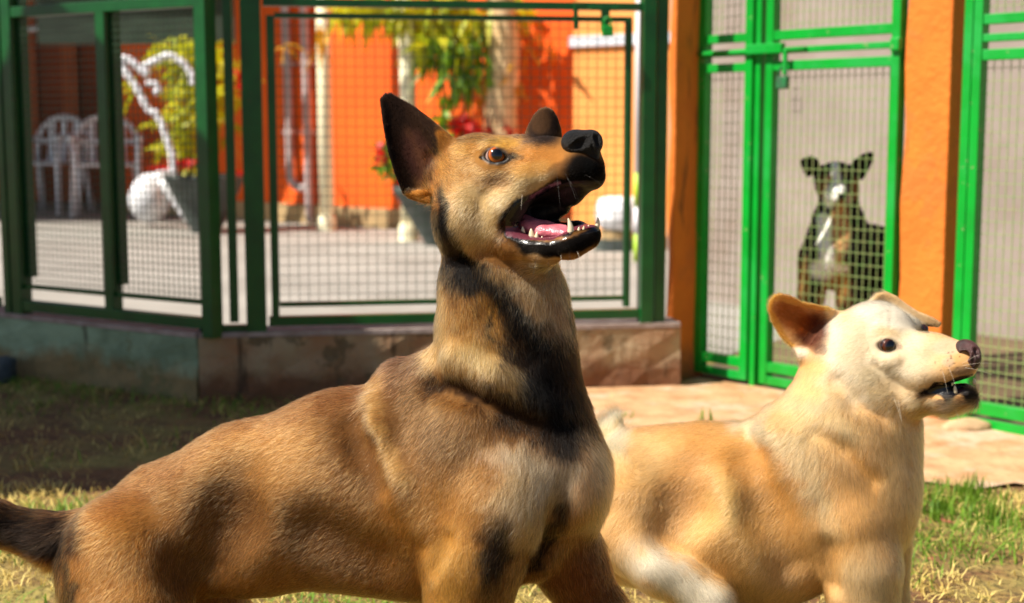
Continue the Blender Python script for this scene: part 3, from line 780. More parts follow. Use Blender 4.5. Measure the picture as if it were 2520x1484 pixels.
def tuft(c, n, h, sp):
    V = []; F = []
    for _ in range(n):
        a = random.uniform(0, 6.28); r = random.uniform(0, sp); b_ = np.array([c[0] + r * math.cos(a), c[1] + r * math.sin(a), 0])
        hh = h * random.uniform(.4, 1); le = random.uniform(.1, .5) * hh; e = random.uniform(0, 6.28); dv = np.array([math.cos(e), math.sin(e), 0]); pv = np.array([-dv[1], dv[0], 0]) * .0022
        i = len(V); V += [b_ - pv, b_ + pv, b_ + dv * le * .4 + [0, 0, hh * .6] + pv * .7, b_ + dv * le * .4 + [0, 0, hh * .6] - pv * .7, b_ + dv * le + [0, 0, hh]]
        F += [(i, i + 1, i + 2, i + 3), (i + 3, i + 2, i + 4)]
    me = bpy.data.meshes.new("grass_tuft"); me.from_pydata([tuple(map(float, v)) for v in V], [], F); me.update()
    return link("grass_tuft", me, M['gg'])
for (u, v, n, h, sp, lab) in ((2370, 1232, 200, .055, .10, "largest green grass tuft at the edge of the dirt path"), (2310, 1265, 130, .045, .09, "low green grass tuft nearest the cream dog's chest"), (2450, 1290, 120, .05, .09, "green grass tuft at the right picture edge"), (1735, 1045, 16, .05, .03, "tiny grass tuft on the dirt behind the cream dog's back"), (1530, 1035, 22, .03, .05, "small grass tuft on the dirt beside the brown dog's chest")):
    q = ground_at(u, v); tag(tuft(q, n, h, sp), lab, "grass tuft", "grass tufts along the dirt path", "stuff")
# ------------------------------------------------------------------ modelling bodies as smooth-blended solids
class Grid:
    def __init__(self, lo, hi, vox):
        self.lo = np.array(lo, np.float32); self.vox = vox
        self.n = np.ceil((np.array(hi) - self.lo) / vox).astype(int) + 1
        self.f = np.full(self.n, 500.0, np.float32)
        self.ax = [self.lo[i] + vox * np.arange(self.n[i], dtype=np.float32) for i in range(3)]

class Body:
    """A solid in a camera-aligned rigid frame: x right, y down, z away, in units of D0/FQ metres.
    Points are given as picture position (u, v) of the 2520-wide frame plus z, so they stand at their own depth."""
    def __init__(self, D0, grids):
        self.D0 = D0; self.s = D0 / FQ; self.grids = [Grid(*g) for g in grids]
    def P(self, u, v, w):
        k = 1 + w / FQ
        return np.array([(u - 1260) * k, (v - 742) * k, w], np.float32)
    def uv(self, X):
        k = 1 + X[:, 2] / FQ
        return X[:, 0] / k + 1260, X[:, 1] / k + 742
    def world(self, X):
        return CAM + self.s * ((FQ + X[:, 2:3]) * FWD + X[:, 0:1] * RGT - X[:, 1:2] * UPV)
    def wdir(self, X):
        return X[:, 2:3] * FWD + X[:, 0:1] * RGT - X[:, 1:2] * UPV
    def _apply(self, lo, hi, fn, k, sub):
        for g in self.grids:
            pad = k + 3 * g.vox
            i0 = np.maximum(np.floor((lo - pad - g.lo) / g.vox).astype(int), 0)
            i1 = np.minimum(np.ceil((hi + pad - g.lo) / g.vox).astype(int) + 1, g.n)
            if (i1 <= i0).any(): continue
            sl = tuple(slice(a, b_) for a, b_ in zip(i0, i1))
            d = fn(g.ax[0][sl[0]][:, None, None], g.ax[1][sl[1]][None, :, None], g.ax[2][sl[2]][None, None, :])
            a = g.f[sl]
            if sub:
                h = np.maximum(k - np.abs(a + d), 0) / k; g.f[sl] = np.maximum(a, -d) + h * h * k * .25
            else:
                h = np.maximum(k - np.abs(a - d), 0) / k; g.f[sl] = np.minimum(a, d) - h * h * k * .25
    def cone(self, a, b, k=30, sw=1.0, sub=False):
        """a, b: (u, v, w, r); sw flattens the section along the view axis"""
        A = self.P(*a[:3]); B = self.P(*b[:3]); ra, rb = a[3], b[3]
        r = max(ra, rb); lo = np.minimum(A, B) - r; hi = np.maximum(A, B) + r
        S = np.array([1, 1, 1 / sw], np.float32); A2 = A * S; AB = B * S - A2; L2 = float(AB @ AB) + 1e-6
        def fn(X, Y, Z):
            x = X - A2[0]; y = Y - A2[1]; z = Z * S[2] - A2[2]
            t = np.clip((x * AB[0] + y * AB[1] + z * AB[2]) / L2, 0, 1)
            return np.sqrt((x - t * AB[0]) ** 2 + (y - t * AB[1]) ** 2 + (z - t * AB[2]) ** 2) - (ra + (rb - ra) * t)
        self._apply(lo, hi, fn, k, sub)
    def chain(self, pts, k=30, sw=1.0, sub=False):
        for a, b in zip(pts[:-1], pts[1:]): self.cone(a, b, k, sw, sub)
    def ell(self, c, r, rot=0.0, yaw=0.0, k=30, sub=False):
        """ellipsoid; rot turns it in the picture plane (degrees, clockwise), yaw about the vertical"""
        C = self.P(*c); a = math.radians(rot); y_ = math.radians(yaw)
        R1 = np.array([[math.cos(a), math.sin(a), 0], [-math.sin(a), math.cos(a), 0], [0, 0, 1]])
        R2 = np.array([[math.cos(y_), 0, math.sin(y_)], [0, 1, 0], [-math.sin(y_), 0, math.cos(y_)]])
        R = (R2 @ R1).astype(np.float32); r = np.array(r, np.float32); m = r.max()
        def fn(X, Y, Z):
            x = X - C[0]; y = Y - C[1]; z = Z - C[2]
            q = [(R[i, 0] * x + R[i, 1] * y + R[i, 2] * z) for i in range(3)]
            k0 = np.sqrt(sum((q[i] / r[i]) ** 2 for i in range(3))); k1 = np.sqrt(sum((q[i] / r[i] ** 2) ** 2 for i in range(3)))
            return k0 * (k0 - 1) / (k1 + 1e-6)
        self._apply(C - m, C + m, fn, k, sub)
    def sheet(self, poly, wfun, t, k=8, rnd=6):
        """curved shell: outline polygon (u, v) given at depth w0, mid-surface z = wfun(u, v), half thickness t"""
        w0 = float(np.mean([wfun(u, v) for u, v in poly]))
        Q = np.array([self.P(u, v, w0)[:2] for u, v in poly], np.float32)
        lo = np.array([*Q.min(0), -600], np.float32); hi = np.array([*Q.max(0), 600], np.float32)
        ws = [wfun(u, v) for u in np.linspace(min(p[0] for p in poly), max(p[0] for p in poly), 12) for v in np.linspace(min(p[1] for p in poly), max(p[1] for p in poly), 12)]
        lo[2] = min(ws) - 3 * t; hi[2] = max(ws) + 3 * t; kk = 1 + w0 / FQ
        def fn(X, Y, Z):
            x = X[:, :, 0]; y = Y[:, :, 0]; x, y = np.broadcast_arrays(x, y)
            d = np.full(x.shape, 1e9, np.float32); s = np.ones(x.shape, np.float32); n = len(Q)
            for i in range(n):
                a = Q[i]; b = Q[i - 1]; ex, ey = b - a; wx = x - a[0]; wy = y - a[1]
                h = np.clip((wx * ex + wy * ey) / (ex * ex + ey * ey + 1e-9), 0, 1)
                d = np.minimum(d, (wx - ex * h) ** 2 + (wy - ey * h) ** 2)
                c1 = y >= a[1]; c2 = y < b[1]; c3 = ex * wy > ey * wx
                fl = (c1 & c2 & c3) | (~c1 & ~c2 & ~c3); s = np.where(fl, -s, s)
            d2 = s * np.sqrt(d)
            mid = wfun(x / kk + 1260, y / kk + 742).astype(np.float32)
            dz = np.abs(Z - mid[:, :, None]) * .8 - t
            d2 = d2[:, :, None] + 0 * dz
            h = np.maximum(rnd - np.abs(d2 - dz), 0) / rnd
            return np.maximum(d2, dz) + h * h * rnd * .25
        self._apply(lo, hi, fn, k, False)
    def snap(self, u, v, off=0.0, g=None):
        """depth of the nearest surface seen at picture position (u, v)"""
        for g in reversed(self.grids):
            ws = g.ax[2]; k = 1 + ws / FQ
            ix = np.round(((u - 1260) * k - g.lo[0]) / g.vox).astype(int); iy = np.round(((v - 742) * k - g.lo[1]) / g.vox).astype(int)
            ok = (ix >= 0) & (ix < g.n[0]) & (iy >= 0) & (iy < g.n[1])
            if not ok.all(): continue
            f = g.f[ix, iy, np.arange(g.n[2])]
            j = np.nonzero(f < 0)[0]
            if len(j) == 0: return None
            j = j[0]
            if j == 0: return float(ws[0]) + off
            t = f[j - 1] / (f[j - 1] - f[j]); return float(ws[j - 1] + t * g.vox) + off
        return None
    def S(self, u, v, off=0.0, default=0.0):
        w = self.snap(u, v, off); return (u, v, default + off if w is None else w)
    def surf_chain(self, pts, off, k, sub=False):
        """pts (u, v, r) laid on the surface"""
        self.chain([(*self.S(u, v, off), r) for u, v, r in pts], k, 1.0, sub)

def surface_nets(g):
    f = g.f; s = f < 0
    c = np.zeros(tuple(np.array(f.shape) - 1), np.uint8)
    for i in (0, 1):
        for j in (0, 1):
            for k in (0, 1):
                c += s[i:i + f.shape[0] - 1, j:j + f.shape[1] - 1, k:k + f.shape[2] - 1]
    act = np.nonzero((c > 0) & (c < 8)); N = len(act[0]); idx = np.stack(act, 1)
    cid = np.full(c.shape, -1, np.int32); cid[act] = np.arange(N)
    off = np.array([[i, j, k] for i in (0, 1) for j in (0, 1) for k in (0, 1)])
    val = np.stack([f[idx[:, 0] + o[0], idx[:, 1] + o[1], idx[:, 2] + o[2]] for o in off], 1)
    acc = np.zeros((N, 3), np.float32); cnt = np.zeros(N, np.float32)
    for a in range(8):
        for b in range(a + 1, 8):
            if np.abs(off[a] - off[b]).sum() != 1: continue
            m = (val[:, a] < 0) != (val[:, b] < 0)
            t = val[:, a] / np.where(m, val[:, a] - val[:, b], 1)
            acc += np.where(m[:, None], off[a] + (off[b] - off[a]) * t[:, None], 0); cnt += m
    V = (idx + acc / cnt[:, None]) * g.vox + g.lo
    F = []
    for ax in range(3):
        b_, c_ = (ax + 1) % 3, (ax + 2) % 3
        sl0 = [slice(None)] * 3; sl1 = [slice(None)] * 3
        sl0[ax] = slice(0, -1); sl1[ax] = slice(1, None)
        e = np.nonzero(s[tuple(sl0)] != s[tuple(sl1)]); E = np.stack(e, 1)
        ok = (E[:, b_] > 0) & (E[:, c_] > 0) & (E[:, b_] < f.shape[b_] - 1) & (E[:, c_] < f.shape[c_] - 1); E = E[ok]
        inside = s[E[:, 0], E[:, 1], E[:, 2]]
        def cell(db, dc):
            q = E.copy(); q[:, b_] -= db; q[:, c_] -= dc; return cid[q[:, 0], q[:, 1], q[:, 2]]
        quad = np.stack([cell(1, 1), cell(0, 1), cell(0, 0), cell(1, 0)], 1)
        quad[~inside] = quad[~inside][:, ::-1]
        F.append(quad)
    return V, np.concatenate(F)

def relax(V, F, it):
    for _ in range(it):
        acc = np.zeros_like(V); cnt = np.zeros(len(V), np.float32)
        for i in range(4):
            a = F[:, i]; b = F[:, (i + 1) % 4]
            for d in range(3):
                acc[:, d] += np.bincount(a, V[b, d], len(V)) + np.bincount(b, V[a, d], len(V))
            cnt += np.bincount(a, minlength=len(V)) + np.bincount(b, minlength=len(V))
        V = V * .5 + acc / np.maximum(cnt, 1)[:, None] * .5
    return V

def vnoise(X, scale, seed):
    """smooth value noise 0..1 on points"""
    r = np.random.default_rng(seed); G = r.random((32, 32, 32)).astype(np.float32)
    q = X / scale + 1000; i = np.floor(q).astype(int); t = q - i; t = t * t * (3 - 2 * t)
    o = np.zeros(len(X), np.float32)
    for a in (0, 1):
        for b in (0, 1):
            for c in (0, 1):
                w = (t[:, 0] if a else 1 - t[:, 0]) * (t[:, 1] if b else 1 - t[:, 1]) * (t[:, 2] if c else 1 - t[:, 2])
                o += w * G[(i[:, 0] + a) % 32, (i[:, 1] + b) % 32, (i[:, 2] + c) % 32]
    return o

def seg_dist(u, v, pts):
    d = np.full(u.shape, 1e9)
    for (a, b), (c, e) in zip(pts[:-1], pts[1:]):
        ex, ey = c - a, e - b; t = np.clip(((u - a) * ex + (v - b) * ey) / (ex * ex + ey * ey + 1e-9), 0, 1)
        d = np.minimum(d, np.hypot(u - a - t * ex, v - b - t * ey))
    return d

def paint(u, v, base, layers, jit, soft_below=None):
    """coat markings: layers of (kind, geometry, radius, colour, strength); jit is a wobble in picture units"""
    C = np.tile(lin(base), (len(u), 1)); uu = u + jit[0]; vv = v + jit[1]
    for L_ in layers:
        if soft_below is not None and (L_[1][1] if L_[0] == 'b' else L_[1][0][1]) > soft_below: L_ = (*L_, 'soft')
        if L_[0] == 'b':
            _, (cu, cv), (ru, rv), col, st = L_[:5]; rot = math.radians(L_[5]) if len(L_) > 5 and L_[5] != 'soft' else 0
            x = uu - cu; y = vv - cv; q = np.sqrt(((x * math.cos(rot) + y * math.sin(rot)) / ru) ** 2 + ((-x * math.sin(rot) + y * math.cos(rot)) / rv) ** 2)
        else:
            _, pts, r, col, st = L_[:5]; q = seg_dist(uu, vv, pts) / r
        a = np.clip((1.3 - q) / .7, 0, 1) if L_[-1] != 'soft' else np.clip((1.6 - q) / 1.2, 0, 1); a = a * a * (3 - 2 * a) * st
        C = C * (1 - a[:, None]) + lin(col) * a[:, None]
    return C

def coat_material(name, rough, spec=0.3, sheen=0.0):
    m = bpy.data.materials.new(name); m.use_nodes = True; nt = m.node_tree; N = nt.nodes; L = nt.links; b = N["Principled BSDF"]
    at = N.new("ShaderNodeAttribute"); at.attribute_name = "coat"
    L.new(at.outputs["Color"], b.inputs["Base Color"])
    b.inputs["Roughness"].default_value = rough; b.inputs["Specular IOR Level"].default_value = spec
    return m

def skin_material(name):
    """hide below the fur: coat colour, wet and glossy where the mouth lining is"""
    m = bpy.data.materials.new(name); m.use_nodes = True; nt = m.node_tree; N = nt.nodes; L = nt.links; b = N["Principled BSDF"]
    at = N.new("ShaderNodeAttribute"); at.attribute_name = "coat"; L.new(at.outputs["Color"], b.inputs["Base Color"])
    wt = N.new("ShaderNodeAttribute"); wt.attribute_name = "wet"
    mr = N.new("ShaderNodeMapRange"); mr.inputs[3].default_value = 0.85; mr.inputs[4].default_value = 0.22
    L.new(wt.outputs["Fac"], mr.inputs[0]); L.new(mr.outputs[0], b.inputs["Roughness"])
    sr = N.new("ShaderNodeMapRange"); sr.inputs[3].default_value = 0.08; sr.inputs[4].default_value = 0.5; L.new(wt.outputs["Fac"], sr.inputs[0]); L.new(sr.outputs[0], b.inputs["Specular IOR Level"])
    th = N.new("ShaderNodeAttribute"); th.attribute_name = "thin"; tr = N.new("ShaderNodeBsdfTranslucent"); ms = N.new("ShaderNodeMixShader")
    hs = N.new("ShaderNodeMix"); hs.data_type = 'RGBA'; hs.inputs[0].default_value = .5; L.new(at.outputs["Color"], hs.inputs[6]); hs.inputs[7].default_value = (1.0, .42, .10, 1); L.new(hs.outputs[2], tr.inputs["Color"])
    L.new(th.outputs["Fac"], ms.inputs[0]); L.new(b.outputs[0], ms.inputs[1]); L.new(tr.outputs[0], ms.inputs[2]); L.new(ms.outputs[0], N["Material Output"].inputs["Surface"])
    nb = N.new("ShaderNodeTexNoise"); nb.inputs["Scale"].default_value = 220; tc = N.new("ShaderNodeTexCoord"); L.new(tc.outputs["Object"], nb.inputs["Vector"])
    bp = N.new("ShaderNodeBump"); bp.inputs["Strength"].default_value = .3; bp.inputs["Distance"].default_value = .002
    L.new(nb.outputs["Fac"], bp.inputs["Height"]); L.new(bp.outputs["Normal"], b.inputs["Normal"])
    return m

def fur_material(name, rough=0.35, radial=0.55):
    """fur strands: light passes through and scatters between them"""
    m = bpy.data.materials.new(name); m.use_nodes = True; nt = m.node_tree; N = nt.nodes; L = nt.links
    N.remove(N["Principled BSDF"]); b = N.new("ShaderNodeBsdfHairPrincipled"); b.model = 'CHIANG'; b.parametrization = 'COLOR'
    at = N.new("ShaderNodeAttribute"); at.attribute_name = "coat"
    hi = N.new("ShaderNodeHairInfo")
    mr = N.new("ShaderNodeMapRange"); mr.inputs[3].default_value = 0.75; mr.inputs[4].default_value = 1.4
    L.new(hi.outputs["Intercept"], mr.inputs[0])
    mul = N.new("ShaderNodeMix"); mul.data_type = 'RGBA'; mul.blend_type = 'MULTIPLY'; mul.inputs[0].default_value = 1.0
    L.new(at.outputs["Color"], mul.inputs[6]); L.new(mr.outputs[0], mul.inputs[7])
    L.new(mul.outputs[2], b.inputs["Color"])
    b.inputs["Roughness"].default_value = rough; b.inputs["Radial Roughness"].default_value = radial; b.inputs["IOR"].default_value = 1.25
    L.new(b.outputs[0], N["Material Output"].inputs["Surface"])
    return m

def make_body(B, name, colour, wet, mat_, parent, thin=None, smooth=1, under=None):
    """mesh of the field; split = (axis-y limit) above which the fine grid is used"""
    Vs = []; Fs = []; n = 0
    for gi, g in enumerate(B.grids):
        V, F = surface_nets(g); V = relax(V, F, smooth)
        if len(B.grids) > 1:
            h = B.grids[1]; c = V[F].mean(1); m = h.vox * 4
            ins = ((c > h.lo + m) & (c < h.lo + (h.n - 1) * h.vox - m)).all(1)
            if gi == 1: F = F[ins]
            else:
                m = m + 2.2 * g.vox; ins = ((c > h.lo + m) & (c < h.lo + (h.n - 1) * h.vox - m)).all(1); F = F[~ins]
        used = np.unique(F); mp = np.full(len(V), -1, np.int32); mp[used] = np.arange(len(used))
        Vs.append(V[used]); Fs.append(mp[F] + n); n += len(used)
    X = np.concatenate(Vs); F = np.concatenate(Fs)
    W = B.world(X); me = mesh_np(name, W, F)
    o = link(name, me, mat_, parent, True)
    nor = np.zeros((len(W), 3), np.float32); me.vertices.foreach_get("normal", nor.ravel()) if False else None
    buf = np.zeros(len(W) * 3, np.float32); me.vertices.foreach_get("normal", buf); nor = buf.reshape(-1, 3)
    u, v = B.uv(X)
    Cc = colour(X, u, v, nor)
    if under: Cc = Cc * under(X, u, v)[:, None]
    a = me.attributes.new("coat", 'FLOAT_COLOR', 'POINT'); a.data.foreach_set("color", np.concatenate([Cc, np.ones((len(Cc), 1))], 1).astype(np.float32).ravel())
    a = me.attributes.new("wet", 'FLOAT', 'POINT'); a.data.foreach_set("value", wet(X, u, v).astype(np.float32))
    a = me.attributes.new("thin", 'FLOAT', 'POINT'); a.data.foreach_set("value", (thin(X, u, v) if thin else np.zeros(len(u))).astype(np.float32))
    return o, X, F, nor

def make_fur(B, X, F, nor, n, colour, length, comb, density, mat_, parent, name="fur", radius=0.00013, seed=1, jitter=.22, lift=.30, var=.28, npt=4, clumpc=.35, lean=.35, tick=0.0, blend=lambda P, u, v: np.full(len(u), 7.0)):
    rng = np.random.default_rng(seed)
    W = B.world(X); q = W[F]
    area = .5 * (np.linalg.norm(np.cross(q[:, 1] - q[:, 0], q[:, 2] - q[:, 0]), axis=1) + np.linalg.norm(np.cross(q[:, 2] - q[:, 0], q[:, 3] - q[:, 0]), axis=1))
    c = X[F].mean(1); u, v = B.uv(c); nf = nor[F].mean(1)
    view = CAM - W[F].mean(1); view /= np.linalg.norm(view, axis=1)[:, None]
    facing = (nf * view).sum(1)
    dens = density(c, u, v) * np.where(facing > -.35, 1.0, .25)
    pr = area * dens; pr /= pr.sum()
    fi = rng.choice(len(F), n, p=pr)
    a = rng.random((n, 1)); b = rng.random((n, 1)); w4 = [(1 - a) * (1 - b), a * (1 - b), a * b, (1 - a) * b]
    P = sum(w4[i] * X[F[fi, i]] for i in range(4)); Nn = sum(w4[i] * nor[F[fi, i]] for i in range(4)); Nn /= np.linalg.norm(Nn, axis=1)[:, None] + 1e-9
    u, v = B.uv(P)
    jt = blend(P, u, v); Cc = colour(P, u + jt * rng.normal(size=n), v + jt * rng.normal(size=n), Nn)
    Lh = length(P, u, v) * (0.6 + .8 * rng.random(n)) / B.s          # frame units
    D = B.wdir(comb(P, u, v)); D += jitter * rng.normal(size=(n, 3)) * 1.0
    # clumps lean together
    cl = np.stack([vnoise(P, 16, s_) - .5 for s_ in (31, 32, 33)], 1); D += lean * cl
    D -= (D * Nn).sum(1)[:, None] * Nn; D /= np.linalg.norm(D, axis=1)[:, None] + 1e-9
    L_m = Lh * B.s; Wp = B.world(P)
    lf = lift * (0.7 + .6 * rng.random(n))[:, None]
    t = np.linspace(0, 1, npt)[None, :, None]
    path = Wp[:, None, :] - Nn[:, None, :] * .0008 + L_m[:, None, None] * (D[:, None, :] * (t * .95) + (lf[:, None, :] * Nn[:, None, :]) * (t - .55 * t * t))
    path += (rng.normal(size=(n, 1, 3)) * .07 * L_m[:, None, None]) * t * t
    Dp = np.cross(D, Nn); Wp_ = B.world(P) / B.s; st_ = vnoise(np.stack([(Wp_ * D).sum(1) / 7, (Wp_ * Dp).sum(1), (Wp_ * Nn).sum(1) / 3], 1), 4.5, 77)
    br = (.62 + .76 * st_) * np.exp(var * rng.normal(size=n)) * (1 - clumpc * .5 + clumpc * vnoise(P, 9, 41))
    Cc = np.maximum(Cc * br[:, None], 0.0008); lm = Cc @ np.array([.3, .55, .15]); Cc *= np.clip((lm / .10), .12, 1)[:, None] ** .6; Cc *= np.minimum(1, .66 / Cc.max(1))[:, None]
    tk = (rng.random(n) < tick) & (Lh * B.s > .004); Cc[tk] *= .30
    cu = bpy.data.hair_curves.new(name)
    cu.add_curves([npt] * n)
    cu.attributes["position"].data.foreach_set("vector", path.astype(np.float32).ravel())
    ra = cu.attributes.new("radius", 'FLOAT', 'POINT') if "radius" not in cu.attributes else cu.attributes["radius"]
    prof = np.linspace(1, .18, npt); ra.data.foreach_set("value", (np.tile(prof, n) * radius * np.repeat(.7 + .6 * rng.random(n), npt)).astype(np.float32))
    at = cu.attributes.new("coat", 'FLOAT_COLOR', 'CURVE'); at.data.foreach_set("color", np.concatenate([Cc, np.ones((n, 1))], 1).astype(np.float32).ravel())
    at = cu.attributes.new("skin_normal", 'FLOAT_VECTOR', 'CURVE'); at.data.foreach_set("vector", Nn.astype(np.float32).ravel())
    cu.materials.append(mat_)
    o = bpy.data.objects.new(name, cu); COL.objects.link(o); o.parent = parent; o.location = -Vector(root_offset(parent))
    return o

def flow_field(arrows, p=2.0):
    """comb direction from arrows (u, v, du, dv, dw) by inverse-distance weighting"""
    A = np.array(arrows, np.float32)
    def f(P, u, v):
        d2 = (u[:, None] - A[None, :, 0]) ** 2 + (v[:, None] - A[None, :, 1]) ** 2 + 400
        w = d2 ** -p; w /= w.sum(1, keepdims=True); D = w @ A[:, 2:5]
        return D / (np.linalg.norm(D, axis=1)[:, None] + 1e-6)
    return f

def part_from_field(B, name, mat_, parent, it=1):
    V, F = surface_nets(B.grids[0]); V = relax(V, F, it)
    return link(name, mesh_np(name, B.world(V), F), mat_, parent, True)

def tooth(B, a, b, r, parent, m, bend=(0, 0, 0)):
    """pointed tooth from gum point a to tip b (u, v, w)"""
    A = B.world(B.P(*a)[None])[0]; T = B.world(B.P(*b)[None])[0]; bd = B.wdir(np.array([bend], float))[0] * B.s
    pts = [A + (T - A) * t + bd * math.sin(math.pi * t) for t in (0, .25, .5, .75, .92, 1)]
    mb = MB(); mb.tube(pts, [r * B.s * k for k in (1, .98, .82, .55, .26, .06)], 10); return mb.build("tooth", m, parent, True)

def eyeball(B, c, r, look, parent, iris, name="eye", pr=.42, ir=.78):
    """c: centre in (u, v, w); look: direction of the gaze in the frame; iris: colours"""
    C = B.world(B.P(*c)[None])[0]; R = r * B.s
    bm = bmesh.new(); bmesh.ops.create_uvsphere(bm, u_segments=40, v_segments=28, radius=R)
    me = bpy.data.meshes.new(name); bm.to_mesh(me); bm.free()
    m = bpy.data.materials.new("wet eye"); m.use_nodes = True; nt = m.node_tree; N = nt.nodes; L = nt.links; b = N["Principled BSDF"]
    tc = N.new("ShaderNodeTexCoord"); sp = N.new("ShaderNodeSeparateXYZ"); L.new(tc.outputs["Object"], sp.inputs[0])
    mr = N.new("ShaderNodeMapRange"); mr.inputs[1].default_value = R; mr.inputs[2].default_value = -R; L.new(sp.outputs["Z"], mr.inputs[0])
    rp = N.new("ShaderNodeValToRGB"); L.new(mr.outputs[0], rp.inputs[0]); cr = rp.color_ramp
    a0 = (1 - math.cos(math.asin(pr))) / 2; a1 = (1 - math.cos(math.asin(ir))) / 2
    cols = [(0, (4, 3, 3)), (a0 * .9, (5, 4, 4)), (a0 * 1.15, iris[0]), (a0 + (a1 - a0) * .55, iris[1]), (a1 * .93, iris[2]), (a1 * 1.03, (26, 14, 10)), (min(a1 * 1.3, .9), iris[3])]
    while len(cr.elements) < len(cols): cr.elements.new(.5)
    for e, (p_, cc) in zip(cr.elements, cols): e.position = p_; e.color = (*lin(cc), 1)
    L.new(rp.outputs[0], b.inputs["Base Color"]); b.inputs["Roughness"].default_value = .07; b.inputs["Specular IOR Level"].default_value = .6; b.inputs["Coat Weight"].default_value = .6; b.inputs["Coat Roughness"].default_value = .02
    o = bpy.data.objects.new(name, me); COL.objects.link(o); me.materials.append(m); me.polygons.foreach_set("use_smooth", np.ones(len(me.polygons), bool))
    o.parent = parent; o.location = Vector(C) - Vector(root_offset(parent))
    dv = B.wdir(np.array([look], float))[0]; o.rotation_euler = Vector(dv).to_track_quat('Z', 'Y').to_euler()
    return o

def whiskers(B, roots, parent, m, L0=80, r=.00012, name="whisker"):
    for (u, v, du, dv, dw, L_) in roots:
        w = B.snap(u, v)
        if w is None: continue
        p0 = B.P(u, v, w); d = np.array([du, dv, dw], float); d /= np.linalg.norm(d)
        pts = [p0 + d * L_ * t + np.array([0, .18 * L_ * t * t, 0]) for t in (0, .25, .5, .75, 1)]
        mb = MB(); mb.tube([B.world(p[None])[0] for p in pts], [r * k for k in (1.2, 1, .8, .6, .3)], 5); mb.build(name, m, parent, True)

M['tooth'] = mat("ivory tooth", (240, 226, 196), (222, 204, 168), rough=.25, scale=60)
M['tongue'] = mat("pink wet tongue", (222, 128, 138), (196, 98, 112), rough=.22, scale=90, bump=.25, bscale=400, spec=.6)
M['nose'] = mat("black leathery nose", (16, 15, 16), (10, 9, 10), rough=.55, scale=90, bump=.6, bscale=600, spec=.3)
M['whisker'] = mat("pale whisker", (230, 220, 200), rough=.4)
M['whiskerd'] = mat("dark whisker", (30, 24, 20), rough=.4)
M['fur'] = fur_material("dog fur strands")
def punch(C, p=.35, mid=.18):
    l = C @ np.array([.3, .55, .15]); C = C * (np.maximum(l, 1e-4) / mid)[:, None] ** p; return C * np.minimum(1, .82 / np.maximum(C.max(1), 1e-4))[:, None]
M['skin'] = skin_material("dog hide")
